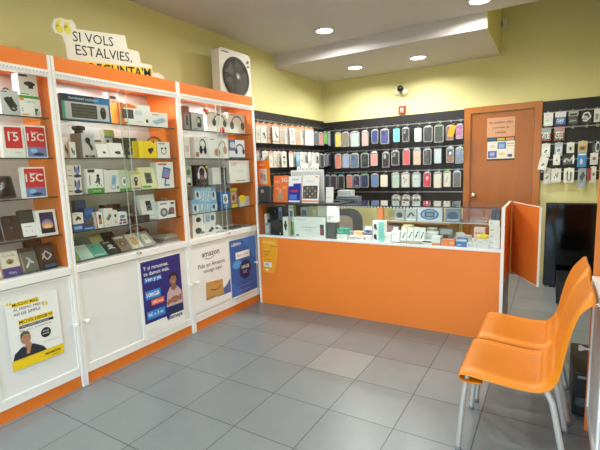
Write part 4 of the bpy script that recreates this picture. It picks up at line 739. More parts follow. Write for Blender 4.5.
def fine_print(k):
    it = [('r', .12, .78, .5+.3*_rp.random(), .81, GREY), ('r', .12, .73, .4+.3*_rp.random(), .75, LGREY)]
    u, v = .35+.3*_rp.random(), .3+.25*_rp.random()
    it += [[('l', [(u, v), (u+.2, v-.12)], .012, DGREY)], [('e', u, v, .2, .07, GREY)], [('r', u-.2, v-.1, u+.2, v+.12, LGREY)], [('l', [(u-.2, v), (u, v+.1), (u+.15, v-.1)], .007, GREY)]][_rp.randrange(4)]
    return it
def pack(label, px, card, art, wall='B', plane=YB-.1, group=None, tilt=0, blister=True, d=.012, cat='accessory pack'):
    px0, px1, py0, py1 = px; w, h, c, zb = place(wall, px0, px1, py0, plane, None, py1)
    t = thing('accessory_pack', label, cat, (c.x, c.y, zb), PI/2 if wall == 'L' else 0, group, ry=tilt)
    MB().box(-w/2, w/2, -.002, .001, 0, h*.96, card).box(-w*.12, w*.12, -.002, .001, h*.96, h, card).art(w, h, -.002, art).build('card', t)
    if blister: bevel(MB().box(-w*.4, w*.4, -.002-d, -.003, h*.1, h*.66, POUCH).build('blister', t), .004, 1)
    return t
GR = 'accessory packs on the slatwall right of the door'
plug = [('l', [(.35, .3), (.65, .5)], .02, DGREY), ('e', .5, .42, .12, .08, BLK)]
rr = ' right of the door'
for lb, px, col, art in (
 ('white pack with faint print, top row by the door'+rr, (543.8, 553, 112.5, 126), M('#e6e4de', .45), [('r', .1, .8, .5, .84, GREY), ('e', .4, .4, .2, .1, LGREY)]),
 ('blue box pack with white header, top row'+rr, (555, 566, 111.5, 125.5), M('#27478e', .4), [('r', 0, .6, 1, .98, M('#d6dae2', .45)), ('r', .2, .25, .8, .5, M('#6f93d0', .4)), ('t', 'USB', .3, .3, .4, WHT, .02)]),
 ('black and green pack, top row'+rr, (568, 578.7, 110.5, 125), M('#20251f', .4), [('r', .05, .62, .95, .96, M('#a9aca4', .45)), ('r', .15, .66, .85, .8, M('#39453a', .4)), ('l', [(.2, .3), (.8, .3)], .02, GREY)]),
 ('black pack with white wired earphones, top row'+rr, (580.8, 592, 109.5, 124), M('#1c1b1d', .4), [('l', [(.15, .4), (.3, .75), (.65, .8), (.9, .5), (.5, .2), (.2, .3)], .014, WHT), ('e', .45, .45, .22, .14, LGREY)]),
 ('white pack at the right end of the top row'+rr, (594, 600, 108.5, 122), M('#d9d8d4', .45), [('r', .3, .2, .7, .6, GREY)]),
 ('silver and orange brown pack beside the door, second row'+rr, (541.2, 551, 127.5, 141), M('#8a4a2a', .4), [('r', 0, .55, 1, .98, M('#9ba2a2', .4)), ('r', .2, .12, .8, .4, BLK)]),
 ('silver and orange brown pack, second from the door in second row'+rr, (554.2, 564.5, 126.5, 140.5), M('#8f4b28', .4), [('r', 0, .55, 1, .98, M('#b08a84', .4)), ('r', .2, .12, .8, .4, BLK)]),
 ('white pack with a small dark plug, third row by the door'+rr, (541.5, 550.2, 143, 157), M('#e0deda', .45), plug),
 ('blue grey pack with a dark round plug, third row'+rr, (554.7, 562.5, 142, 156), M('#b5bcc8', .45), [('e', .5, .4, .2, .16, BLK)]),
 ('white pack with a square black gadget, third row'+rr, (566.8, 574.3, 142, 153), M('#e6e4dc', .45), [('r', .35, .25, .65, .55, DGREY)]),
 ('olive and orange pack, third row'+rr, (578, 587.2, 140.5, 154.5), M('#c8bb8e', .45), [('r', .1, .3, .9, .6, M('#b88a3c', .45)), ('r', 0, 0, 1, .15, M('#7aa3b8', .45)), ('e', .5, .45, .2, .1, DGREY)]),
 ('black and white pack at the right end of the third row'+rr, (591.8, 600, 140, 154), M('#2c3a3c', .4), [('e', .7, .5, .3, .4, M('#c9cfd0', .4)), ('e', .75, .5, .2, .26, BLK)]),
 ('small white pack with brown earbuds, fourth row'+rr, (553.2, 560.2, 154, 165), M('#e9e6df', .45), [('e', .5, .4, .18, .12, BROWN), ('r', .45, .5, .55, .7, GREY)]),
 ('black pack with white cable, fourth row'+rr, (562.2, 574.5, 153.5, 165.5), M('#18181a', .4), [('l', [(.15, .3), (.35, .6), (.6, .35), (.85, .7)], .02, LGREY), ('e', .9, .5, .08, .4, WHT)]),
 ('bright blue pack, fourth row'+rr, (577.2, 586.5, 153, 167), M('#2f8ad0', .4), [('e', .45, .4, .16, .22, SKY), ('r', .1, .85, .9, .95, WHT)]),
 ('white pack with red plug, right end of the fourth row'+rr, (590.2, 598, 152.5, 164.5), M('#dcd9d6', .45), [('e', .5, .5, .2, .14, M('#8f4a48', .5))]),
 ('grey pack with black lighter shape, lowest row by the door'+rr, (543.7, 550.7, 167.5, 184), M('#c9c6c0', .45), plug),
 ('white pack with drawn cable, second of the lowest row'+rr, (551.2, 561, 168, 182.5), M('#e6e2da', .45), [('l', [(.3, .3), (.5, .6), (.6, .3), (.7, .7)], .008, DGREY)]),
 ('white pack with two black plugs, third of the lowest row'+rr, (563.7, 574, 167.5, 182.5), M('#ebe8e2', .45), [('l', [(.35, .2), (.35, .75)], .012, BLK), ('l', [(.7, .2), (.7, .7)], .012, BLK), ('l', [(.35, .2), (.5, .1), (.7, .2)], .008, BLK)]),
 ('grey blue pack with dark gadget, fourth of the lowest row'+rr, (577.8, 586, 167.5, 187), M('#9aa6ac', .4), [('p', [(.2, .5), (.6, .8), (.9, .6), (.5, .3)], M('#2a3846', .4)), ('r', .3, .05, .7, .2, LBLUE)]),
 ('white and red pack at the right end of the lowest row'+rr, (590, 596, 166, 182.5), M('#dedad6', .45), [('r', .0, .1, .2, .9, M('#b04a4a', .5)), ('e', .6, .5, .2, .1, BROWN)])):
    pack(lb, px, col, art, group=GR, plane=YB-(.122 if 'fourth row' in lb else .1))
pack('white pack hanging tilted with its edge over the door'+rr, (537.5, 546, 156.5, 170), M('#e3e0da', .45), plug, plane=YB-.14, group=GR, tilt=.18)
pack('thin reddish pack squeezed between pack and white pack, lowest row'+rr, (586.7, 589.5, 168, 181), M('#a9504e', .45), [], plane=YB-.08, group=GR, blister=False)
GL = 'accessory packs on the left wall slatwall'
pl = XL+.17
ORGH = lambda rest: [('r', 0, .86, 1, .96, M('#d98a5a', .5))]+rest
L1 = [(255.8, 260.3), (260.8, 266.6), (267.2, 272), (272.5, 279), (279.6, 284), (284.5, 289), (289.5, 295.5), (296, 300.4), (300.8, 304.6), (305, 308.8), (309.2, 313.4)]
nth = ('first', 'second', 'third', 'fourth', 'fifth', 'sixth', 'seventh', 'eighth', 'ninth', 'tenth', 'eleventh')
L1s = [('white', '#ddd6cc', []), ('white, black plug', '#e6e1d8', [('l', [(.5, .5), (.75, .2)], .02, BLK)]), ('peach', '#d2b8a2', [('r', .1, .2, .9, .3, M('#c9875c', .5))]), ('white, black cable', '#e9e4dc', [('l', [(.4, .55), (.65, .3)], .02, BLK), ('r', 0, .06, 1, .14, M('#d98a5a', .5))]), ('peach', '#cdb6a4', []), ('white', '#e8e4dd', []), ('white, grey dotted', '#dedad4', [('e', .4, .7, .16, .05, GREY), ('e', .5, .12, .14, .04, BLK)]), ('peach', '#d9b596', []), ('white', '#eceae6', []), ('white', '#e9e7e4', []), ('white', '#efedea', [])]
for k, ((a, b_), (nm, col, art)) in enumerate(zip(L1, L1s)):
    m_ = (a+b_)/2; y0 = 121.5+(m_-256)*.105; y1 = 142.5+(m_-256)*.055
    pack(f'{nm} pack on upper left-wall hooks, {nth[k]} from the display cabinet', (a, b_, y0, y1), M(col, .45), ORGH(fine_print(k)+art), 'L', pl-.02*(k % 3), GL, blister=k % 3 != 2)
L2 = [(255.8, 259.5), (260, 262), (262.5, 268.5), (269, 273), (273.5, 277), (277.5, 281), (281.5, 286.5), (289, 293), (293.5, 296), (296.3, 299.8), (300.2, 303.8), (304.2, 307.5), (308, 311), (311.4, 314.8), (315.2, 319)]
L2s = [('grey', '#b5b1aa', []), ('navy', '#2c4478', []), ('white, black earbud', '#dfd9cb', [('l', [(.5, .5), (.8, .2)], .02, BLK)]), ('cream', '#ddd8ca', []), ('white', '#e2ded2', []), ('ivory', '#dcd6c4', []), ('white, black adapter', '#e6e2d6', [('e', .5, .62, .25, .08, BLK)]), ('white', '#e4e2dc', []), ('grey', '#c3c4c2', []), ('pale blue', '#9fc3d8', [('r', .1, .0, .9, .35, M('#6aa0c8', .4))]), ('white', '#e6e6e2', []), ('white, dark striped', '#d3d4d2', [('r', .3, .3, .7, .7, GREY)]), ('white', '#e8e8e4', []), ('pale grey', '#cfd2d2', []), ('white, black phone', '#dadcda', [('r', .3, .2, .8, .7, DGREY)])]
n15 = nth+('twelfth', 'thirteenth', 'fourteenth', 'fifteenth')
for k, ((a, b_), (nm, col, art)) in enumerate(zip(L2, L2s)):
    m_ = (a+b_)/2; y0 = 150+(m_-256)*.035; y1 = 168-(m_-256)*.03
    pack(f'{nm} pack on middle left-wall hooks, {n15[k]} from the display cabinet', (a, b_, y0, y1), M(col, .45), ORGH(fine_print(k)+art) if k in (0, 3, 7) else fine_print(k)+art, 'L', pl-.022*(k % 3), GL, blister=k % 2 == 0)
for k, (a, b_) in enumerate(((297, 300.4), (301, 304.5), (305, 308.6), (309.2, 313), (313.6, 318.6))):
    pack(f'white pack on lowest left-wall hooks above the leaflets, {nth[k]} from left', (a, b_, 163.2, 176), M(('#e6e5e0', '#d9dad6', '#e9e8e4', '#dfdfdb', '#e4e4e0')[k], .45), [('r', .3, .4, .7, .6, GREY)], 'L', pl, GL, blister=False)
GLC = 'phone cases at the far end of the left wall'
for lb, px, col, hd_ in (('dark grey phone case', (314.2, 318.2, 131, 145), M('#55575c', .4), None), ('pink phone case', (318.8, 323.3, 131.5, 145.5), M('#cc8f8c', .4), None), ('bright green phone case', (323.8, 327, 131, 144), M('#7cc84a', .4), None), ('pale blue grey phone case', (328, 332.5, 131.5, 146), M('#a9bcc2', .4), MINT)):
    case_thing(lb+' on the upper left wall hooks near the corner', px, col, 'L', pl-.04, header=hd_, group=GLC)
for lb, px, col in (('black phone case, first after the white packs', (319.7, 323.5, 153, 167.5), M('#3d4144', .4)), ('grey framed phone case', (324, 327, 153, 166.5), M('#7a8084', .4)), ('dark navy phone case', (327.8, 332.3, 153, 165.5), M('#1d2a58', .4))):
    case_thing(lb+' on middle left-wall hooks near the corner', px, col, 'L', pl-.04, group=GLC)
# ---------------------------------------------------------------- posters on the cabinet doors
def poster(label, tl, tr, br, bl, base, art, axis=0, val=-1.2205, d=.0012, name='poster', rz=None, cat='poster', group='posters on the lower cabinet doors'):
    P = [at(*q, axis, val) for q in (tl, tr, br, bl)]; o_ = 1-axis
    a, b = (P[0][o_]+P[3][o_])/2, (P[1][o_]+P[2][o_])/2; zt, zb = (P[0].z+P[1].z)/2, (P[2].z+P[3].z)/2
    w, h = b-a, zt-zb
    mb = MB().box(-w/2, w/2, -d, 0, 0, h, base).art(w, h, -d, art); o = mb.build(name)
    if axis == 0: o.location = (val-d, (a+b)/2, zb); o.rotation_euler = (0, 0, PI/2)
    else: o.location = ((a+b)/2, val+d, zb)
    return tag(o, label, cat, group)
PAPER = M('#f3f2ef', .35); SKIN = M('#b98667', .55); SKIN2 = M('#8f6448', .55); HAIR = M('#2a2120', .6); PY = M('#f4cf1a', .35); PK = M('#1d1d20', .4)
poster('white and yellow poster with a thinking man on the nearest cabinet', (5, 300), (58, 292), (63.5, 354), (12, 371), PAPER, [
    ('r', 0, 0, 1, .15, PY), ('r', .12, .9, .62, .965, PY), ('t', 'MUCHO MÁS,', .13, .915, .48, PK, .03), ('t', 'AL MISMO PRECIO', .13, .845, .62, PK), ('t', 'ASÍ DE SIMPLE', .13, .775, .5, PK),
    ('t', '“', .02, .87, .1, PY, .05), ('t', '”', .68, .73, .1, PY, .05), ('r', .2, .63, .86, .7, PY), ('t', 'MÓVIL', .21, .645, .28, PK, .005), ('t', '100GB', .51, .645, .24, PK, .04), ('t', '9€', .77, .65, .08, PK),
    ('r', .2, .575, .86, .615, PK), ('t', 'CON LLAMADAS ILIMITADAS', .22, .585, .55, PAPER), ('t', 'fibra · móvil · sin permanencia', .2, .53, .6, M('#5a5a5c', .5)),
    ('e', .68, .41, .1, .075, PK), ('t', 'SOLO', .62, .425, .12, PAPER, .02), ('t', 'AHORA', .61, .385, .14, PAPER, .02), ('l', [(.62, .28), (.95, .26)], .002, GREY),
    ('p', [(.02, .15), (.06, .24), (.2, .31), (.42, .31), (.6, .22), (.66, .15)], M('#2a2e3c', .5)), ('p', [(.24, .3), (.3, .36), (.38, .3), (.34, .26)], SKIN), ('e', .29, .42, .095, .085, SKIN),
    ('p', [(.195, .44), (.2, .5), (.26, .53), (.34, .52), (.38, .47), (.34, .475), (.26, .485), (.22, .45)], M('#5a5350', .6)), ('e', .33, .31, .055, .05, SKIN), ('l', [(.33, .29), (.3, .19)], .022, SKIN),
    ('l', [(.25, .44), (.28, .445)], .003, HAIR), ('l', [(.32, .44), (.35, .44)], .003, HAIR), ('l', [(.29, .38), (.34, .385)], .003, M('#7d4a42', .5)),
    ('t', 'MÁSMÓVIL', .62, .07, .32, PK, .02), ('t', 'tu tienda', .74, .03, .15, M('#6a5a10', .5))])
poster('dark blue poster with a woman crossing her arms, middle cabinet door', (139, 262), (181, 251.7), (184.5, 326), (143, 339.5), PAPER, [
    ('p', [(.05, .985), (.985, .985), (.985, .2), (.62, .2), (.58, .13), (.54, .2), (.05, .2)], M('#2b2d7c', .4)),
    ('t', 'Y si renuevas,', .1, .875, .58, PAPER, .02), ('t', 'te damos más.', .1, .805, .6, PAPER, .02), ('r', .1, .715, .5, .775, M('#2f7fd0', .4)), ('t', 'Ven y ya', .12, .73, .36, PAPER, .03),
    ('r', .1, .5, .45, .61, M('#2f86d4', .4)), ('t', '100GB', .13, .53, .29, PAPER, .04), ('r', .22, .41, .52, .485, M('#e8663e', .4)), ('t', '18€/mes', .25, .432, .24, PAPER, .02), ('r', .1, .245, .52, .35, M('#2f86d4', .4)), ('t', '8€ x 3 m', .13, .28, .34, PAPER, .02),
    ('p', [(.6, .3), (.96, .32), (.97, .21), (.62, .21)], M('#20305a', .5)), ('p', [(.56, .32), (.6, .5), (.68, .57), (.86, .56), (.96, .48), (.97, .31)], M('#c9a9ae', .5)), ('l', [(.58, .36), (.78, .42), (.95, .37)], .028, SKIN2), ('l', [(.95, .43), (.8, .36), (.6, .4)], .024, M('#9c6e50', .55)),
    ('p', [(.7, .54), (.72, .6), (.82, .6), (.84, .54), (.77, .51)], SKIN2), ('e', .765, .665, .09, .075, M('#9c6e50', .55)), ('p', [(.67, .66), (.68, .73), (.75, .76), (.85, .745), (.88, .68), (.86, .6), (.84, .7), (.74, .715)], HAIR), ('l', [(.73, .635), (.79, .635)], .003, M('#e8d8d0', .5)), ('l', [(.715, .675), (.745, .677)], .003, HAIR), ('l', [(.785, .677), (.815, .675)], .003, HAIR),
    ('t', 'llamaya', .6, .145, .34, M('#2b2d7c', .4), .03), ('l', [(.84, .2), (.9, .23), (.95, .2)], .004, M('#2b2d7c', .4))]+[('l', [(.08, .05+.02*k), (.5-.05*k, .05+.02*k)], .0015, LGREY) for k in range(4)])
poster('white pickup poster with a brown parcel, left door by the counter', (190, 251), (228.5, 241.5), (231, 300), (193.5, 313.5), PAPER, [
    ('t', 'amazon', .28, .85, .46, PK, .02), ('l', [(.34, .825), (.42, .805), (.52, .805), (.6, .83)], .005, PK), ('t', 'Pide en Amazon,', .17, .68, .72, PK, .006), ('t', 'recoge aquí', .3, .59, .48, PK, .006),
    ('p', [(1, .36), (.88, .27), (.7, .2), (.6, .13), (1, .12)], M('#4f6ea8', .4)), ('p', [(.32, .14), (.34, .43), (.78, .4), (.8, .14)], M('#c99a5c', .5)), ('p', [(.5, .415), (.52, .36), (.64, .35), (.64, .41)], ORG), ('l', [(.46, .29), (.56, .26), (.66, .27), (.73, .31)], .007, PK), ('r', .32, .14, .56, .18, M('#b3834a', .5))])
poster('blue poster with a dark round badge, right door by the counter', (229.6, 241), (255, 235.5), (257.3, 289.5), (232.2, 299.5), M('#2a5fb0', .35), [
    ('p', [(.45, 1), (1, 1), (1, .55), (.7, .8)], M('#3a78cc', .35)), ('p', [(0, .3), (0, 0), (.6, 0), (.2, .2)], M('#3470c4', .35)), ('t', 'LEBARA', .07, .9, .36, PAPER, .03), ('r', .2, .66, .74, .78, PAPER), ('t', 'fibra y móvil', .25, .7, .44, M('#6a7aa4', .5)),
    ('e', .24, .57, .17, .07, M('#4fa0dc', .4)), ('e', .55, .45, .24, .165, M('#1b1c54', .4)), ('t', '100GB', .4, .47, .3, PAPER, .03), ('t', '10€', .45, .38, .16, M('#a9b6f0', .4), .02), ('e', .8, .37, .1, .05, M('#4a58b8', .4)), ('l', [(.25, .18), (.8, .18)], .002, SKY), ('l', [(.2, .1), (.7, .1)], .002, SKY), ('r', 0, 0, 1, .03, PAPER)])
poster('yellow orange sticker on the left end of the counter front', (262, 236.8), (280.5, 239.6), (276, 274), (262.8, 271.5), M('#f2a01c', .4), [
    ('p', [(.72, 0), (1, 0), (1, .6)], M('#ee7d26', .42)), ('t', 'MÁSMÓVIL', .1, .84, .74, M('#fbe08a', .4), .03), ('l', [(.5, .77), (.95, .78)], .004, BROWN), ('t', 'RECARGA', .1, .6, .42, M('#8a5a14', .4), .02), ('t', 'AQUÍ', .1, .5, .3, M('#8a5a14', .4), .02), ('r', .1, .66, .4, .68, M('#f8c45c', .4)), ('l', [(.1, .38), (.6, .38)], .003, M('#8a5a14', .4)), ('r', .06, .17, .58, .3, M('#e6dfd4', .4)), ('r', .14, .2, .4, .27, M('#b9b2ac', .4)), ('e', .26, .08, .1, .04, M('#f8d890', .4))], 1, CY-.0005, name='sticker', cat='sticker', group='stickers on the counter front')
poster('pinkish paper notice about batteries and straps on the door', (487, 118), (515, 116.7), (515, 136), (487, 137.3), M('#cf9c78', .6), [
    ('t', 'Se cambian pilas', .08, .7, .84, M('#50302a', .6), .03), ('t', 'y correas de', .2, .44, .6, M('#50302a', .6), .03), ('t', 'relojes', .32, .18, .36, M('#50302a', .6), .03)], 1, YB-.0235, name='notice', cat='notice', group='papers on the wooden door')
tile = lambda a, b, c, d, col: ('r', a, b, c, d, M(col, .5))
poster('white notice with blue picture tiles under the pinkish paper', (487.2, 138), (514.5, 136.8), (514.5, 159.5), (487.2, 161), M('#e2dccb', .6), [
    tile(0, .84, 1, 1, '#2a2a30'), tile(.03, .87, .32, .97, '#2f5e88'), tile(.36, .87, .64, .97, '#b7b44c'), tile(.68, .87, .97, .97, '#d08a58'), tile(0, 0, 1, .07, '#1f1d1e'), tile(.38, .5, .7, .8, '#5c80b4'), tile(.44, .55, .62, .7, '#8fabd0'), tile(.03, .12, .36, .42, '#5660a4'), tile(.1, .2, .28, .36, '#9fa8d0'), tile(.73, .7, .97, .74, '#b98a6a'), tile(.73, .6, .97, .64, '#c9b48c'), tile(.76, .14, .92, .26, '#46568c'), ('e', .2, .62, .1, .07, LGREY), ('e', .55, .28, .12, .06, M('#cfc9a0', .5))], 1, YB-.0235, name='notice', cat='notice', group='papers on the wooden door')

# ---------------------------------------------------------------- on top of the cabinets
XT = -1.3
def YZ(px, py): p = at(px, py, 0, XT); return (p.y, p.z)
out = [(69, 66), (66, 45), (62, 35.5), (55, 33), (52, 26), (54, 19), (60, 17.2), (66, 20), (72, 19.5), (75.8, 25), (75.6, 29), (125, 35.5), (127.6, 49), (138.5, 51.5), (141, 63), (151.5, 65), (153.5, 73.5), (158, 72.6), (163.5, 76), (164.5, 84)]
pts = [YZ(*q) for q in out]; yb = sum(p[0] for p in pts)/len(pts); z0 = 2.1405
pts[0] = (pts[0][0], z0); pts[-1] = (pts[-1][0]+.02, z0)
sgn = thing('slogan_sign', 'white foam sign with a savings slogan and yellow quote marks', 'sign', (XT, yb, z0), PI/2)
loc = [(y-yb, z-z0) for y, z in pts]
bm = MB().prism(loc, 0, .012, M('#e8e4d4', .6))
def U(px, py): y, z = YZ(px, py); return y-yb, z-z0
def sgtext(mb, tx, px0, px1, pyb, mat, bold, k):
    a = U(px0, pyb[0]); b = U(px1, pyb[1]); vs, fs, tw = text_geo(tx, bold); sc = (b[0]-a[0])/tw; sl = (b[1]-a[1])/(b[0]-a[0])
    mb.add([(a[0]+x*sc, -.0006*k, a[1]+y*sc+x*sc*sl) for x, y in vs], fs, mat); return mb
bm.build('board', sgn)
la, lb2 = U(74, 68), U(150, 80.5)
h2 = MB().add([(la[0], -.0006, la[1]-.05), (U(153, 84)[0], -.0006, U(153, 84)[1]-.03), (U(152, 68.5)[0], -.0006, U(152, 68.5)[1]), (U(73, 60)[0], -.0006, U(73, 60)[1])], [(0, 1, 2, 3)], PY); h2.build('yellow_band', sgn)
lt = MB(); sgtext(lt, 'SI VOLS', 73, 113.5, (41, 46.5), PK, .008, 1); sgtext(lt, 'ESTALVIES,', 76, 132, (54.5, 62), PK, .008, 1); sgtext(lt, "PREGUNTA'M", 83, 151, (72.5, 77.5), PK, .045, 2); lt.build('lettering', sgn)
qm = MB()
for dx in (0, 8.5):
    c0 = U(59+dx, 27+dx*.13)
    qm.add([(c0[0]+.026*math.cos(2*PI*k/16), -.0007, c0[1]-.012+.026*math.sin(2*PI*k/16)) for k in range(16)], [tuple(range(16))], M('#e6d52c', .5))
    qm.add([(c0[0]-.026, -.0007, c0[1]-.01), (c0[0]-.018, -.0007, c0[1]+.03), (c0[0]+.018, -.0007, c0[1]+.055), (c0[0]+.022, -.0007, c0[1]+.038), (c0[0]-.002, -.0007, c0[1]+.01)], [(0, 4, 3, 2, 1)], M('#e6d52c', .5))
qm.build('quote_marks', sgn)
MB().prism([(.012, 0), (.11, 0), (.012, .16)], -.01, .01, M('#d8d2c0', .6), 'x').build('easel_back', sgn)
# box fan
fan = thing('box_fan', 'white box fan with a dark round grille standing on the display cabinets', 'fan', (-1.352, 1.455, 2.1405), PI/2-.04)
FW, FH, FD = .475, .505, .105
fr = MB().prism(rrect(FW, FH, .04, 5, 0, FH/2+.018), 0, FD, M('#dfdbd0', .5)); bevel(fr.build('frame', fan), .012)
cz = FH/2+.01; cR = .188
MB().lathe([(0, -.002), (cR+.012, -.002), (cR+.014, -.008), (cR, -.016), (cR-.008, -.006)], M('#3a3934', .6), (0, 0, cz), 'y', 48).build('grille_ring', fan)
gr = MB()
for r in [.05+.0162*k for k in range(9)]: gr.tube([(.0+r*math.cos(2*PI*k/36), -.02, cz+r*math.sin(2*PI*k/36)) for k in range(37)], .0022, M('#7d7a70', .5), 5)
for k in range(36):
    a = 2*PI*k/36; gr.tube([(.0+.045*math.cos(a), -.022, cz+.045*math.sin(a)), (.0+cR*math.cos(a+.35), -.016, cz+cR*math.sin(a+.35))], .0018, M('#7d7a70', .5), 4)
gr.build('grille', fan)
MB().lathe([(0, -.03), (.03, -.029), (.045, -.022), (.046, -.016), (0, -.016)], M('#6a675f', .5), (0, 0, cz), 'y', 24).lathe([(0, -.033), (.014, -.032), (.018, -.029)], LGREY, (0, 0, cz), 'y', 16).build('hub_cap', fan)
for k in range(5):
    a = 2*PI*k/5; bl = []
    for r, wd in ((.04, .25), (.12, .5), (.172, .42)):
        for s in (-1, 1): bl.append((.0+r*math.cos(a+s*wd), -.009-.0035*s, cz+r*math.sin(a+s*wd)))
    MB().add(bl, [(0, 1, 3, 2), (2, 3, 5, 4)], M('#4a4842', .5)).build('blade', fan)
MB().lathe([(0, -.02), (.014, -.02), (.016, 0)], M('#b4aea0', .5), (FW/2-.045, 0, FH-.06), 'y', 16).lathe([(0, -.014), (.01, -.014), (.011, 0)], M('#b4aea0', .5), (FW/2-.04, 0, FH-.105), 'y', 16).build('knob', fan)
MB().box(-.2, -.1, -.001, 0, FH-.018, FH-.008, DGREY).build('badge', fan)
for s in (-1, 1): MB().box(s*.17-.03, s*.17+.03, -.02, FD+.02, 0, .022, M('#d5d0c4', .5)).build('foot', fan)

# ---------------------------------------------------------------- chairs
PLAST = noisy('orange_plastic', '#ee8a12', '#f28f18', 4, .38)
def plastic_ribbed():
    m, nt, b, N, L = nodes('orange_ribbed_plastic')
    b.inputs['Roughness'].default_value = .4
    uv = N('ShaderNodeUVMap'); sx = N('ShaderNodeSeparateXYZ'); L(uv.outputs[0], sx.inputs[0])
    mu = N('ShaderNodeMath'); mu.operation = 'MULTIPLY'; mu.inputs[1].default_value = 2*PI*27; L(sx.outputs[0], mu.inputs[0])
    sn = N('ShaderNodeMath'); sn.operation = 'SINE'; L(mu.outputs[0], sn.inputs[0])
    gt = N('ShaderNodeMapRange'); gt.inputs['From Min'].default_value = .2; gt.inputs['From Max'].default_value = .8; L(sn.outputs[0], gt.inputs['Value'])
    # slots only in the middle of the shell
    ab = N('ShaderNodeMath'); ab.operation = 'SUBTRACT'; ab.inputs[1].default_value = .5; L(sx.outputs[0], ab.inputs[0])
    a2 = N('ShaderNodeMath'); a2.operation = 'ABSOLUTE'; L(ab.outputs[0], a2.inputs[0])
    lt_ = N('ShaderNodeMath'); lt_.operation = 'LESS_THAN'; lt_.inputs[1].default_value = .34; L(a2.outputs[0], lt_.inputs[0])
    mm = N('ShaderNodeMath'); mm.operation = 'MULTIPLY'; L(gt.outputs[0], mm.inputs[0]); L(lt_.outputs[0], mm.inputs[1])
    mx = N('ShaderNodeMix'); mx.data_type = 'RGBA'; mx.inputs['A'].default_value = lin('#e2860f'); mx.inputs['B'].default_value = lin('#c26a05')
    L(mm.outputs[0], mx.inputs['Factor']); L(mx.outputs['Result'], b.inputs['Base Color'])
    bp = N('ShaderNodeBump'); bp.inputs['Strength'].default_value = .5; bp.inputs['Distance'].default_value = .002; bp.invert = True
    L(mm.outputs[0], bp.inputs['Height']); L(bp.outputs[0], b.inputs['Normal']); return m
RIB = plastic_ribbed()
def smooth_curve(P, n):
    P = [Vector(p) for p in P]; out = []
    for i in range(len(P)-1):
        p0, p1, p2, p3 = P[max(i-1, 0)], P[i], P[i+1], P[min(i+2, len(P)-1)]
        for k in range(n):
            t = k/n; out.append(.5*((2*p1)+(-p0+p2)*t+(2*p0-5*p1+4*p2-p3)*t*t+(-p0+3*p1-3*p2+p3)*t**3))
    out.append(P[-1]); return out
def chair_shell():
    prof = smooth_curve([(-.14, .392), (-.2, .386), (-.232, .391), (-.246, .409), (-.234, .431), (-.18, .44), (-.1, .436), (.02, .428), (.095, .434), (.135, .465), (.155, .53), (.172, .62), (.195, .72), (.226, .805), (.256, .862), (.274, .886), (.29, .882)], 5)
    nv = len(prof); nu = 20; vs = []; uvs = []; L = [0]
    for a, b in zip(prof, prof[1:]): L.append(L[-1]+(b-a).length)
    i_back = next(i for i, p in enumerate(prof) if p[0] > .09 and i > 30)
    for i, p in enumerate(prof):
        d = (prof[min(i+1, nv-1)]-prof[max(i-1, 0)]).normalized(); nr = Vector((-d.y, d.x))     # to the sitter's side
        v = L[i]/L[-1]; top = max(0, (p[1]-.5)/.39)
        hw = .238-.03*top**1.5
        under = i < 12
        for j in range(nu+1):
            u = -1+2*j/nu; au = abs(u)
            x = u*hw; off = 0.
            if not under:
                if p[0] < .1 and i > 22: off += -.02*(1-au**2)*min(1, (i-22)/10)               # dished seat
                if p[1] > .5: off += -.016*(1-au**2)
                fl = max(0, (au-.86)/.14); off -= .024*fl**1.6*(1-.6*top)*min(1, (i-14)/12 if i > 14 else 0)
                if top > .9: off -= 0
            q = p+nr*off
            if top > .75: q = Vector((q[0], q[1]-.05*(max(0, au-.45)/.55)**2.2*((top-.75)/.25)))
            vs.append((x, q[0], q[1])); uvs.append(((u+1)/2, v))
    fs = [(i*(nu+1)+j, i*(nu+1)+j+1, (i+1)*(nu+1)+j+1, (i+1)*(nu+1)+j) for i in range(nv-1) for j in range(nu)]
    me = bpy.data.meshes.new('seat_shell'); me.from_pydata(vs, [], fs); me.materials.append(RIB)
    ul = me.uv_layers.new(name='UVMap')
    for l in me.loops: ul.data[l.index].uv = uvs[l.vertex_index]
    me.polygons.foreach_set('use_smooth', [True]*len(fs)); me.update()
    o = bpy.data.objects.new('seat_shell', me); C.objects.link(o)
    s = o.modifiers.new('thick', 'SOLIDIFY'); s.thickness = .009; s.offset = 0
    s = o.modifiers.new('sub', 'SUBSURF'); s.levels = 1; s.render_levels = 2
    return o
def chair(label, loc):
    t = thing('plastic_chair', label, 'chair', loc, -PI/2, 'orange chairs by the right cabinet')
    sh = chair_shell(); sh.parent = t; WM[sh] = WM[t]
    for s in (-1, 1):
        MB().tube([(s*.195, -.21, .418), (s*.2, -.225, .3), (s*.206, -.247, .008)], .0125, ALU, 12).lathe([(0, 0), (.015, 0), (.015, .02), (.012, .022)], GREY, (s*.206, -.2475, 0), 'z', 12).build('leg', t)
        MB().tube([(s*.2, .118, .425), (s*.205, .15, .36), (s*.208, .182, .2), (s*.21, .222, .008)], .0135, ALU, 12).lathe([(0, 0), (.016, 0), (.016, .02), (.013, .022)], GREY, (s*.21, .2225, 0), 'z', 12).build('leg', t)
    MB().tube([(-.195, -.205, .40), (.195, -.205, .40)], .008, ALU, 8).build('crossbar', t)
    return t
ch0 = chair('orange plastic chair with steel legs, nearer of the two', (1.39, .2, 0))
dup(ch0, (1.405, .70, 0), 'orange plastic chair with steel legs standing behind the nearer one')

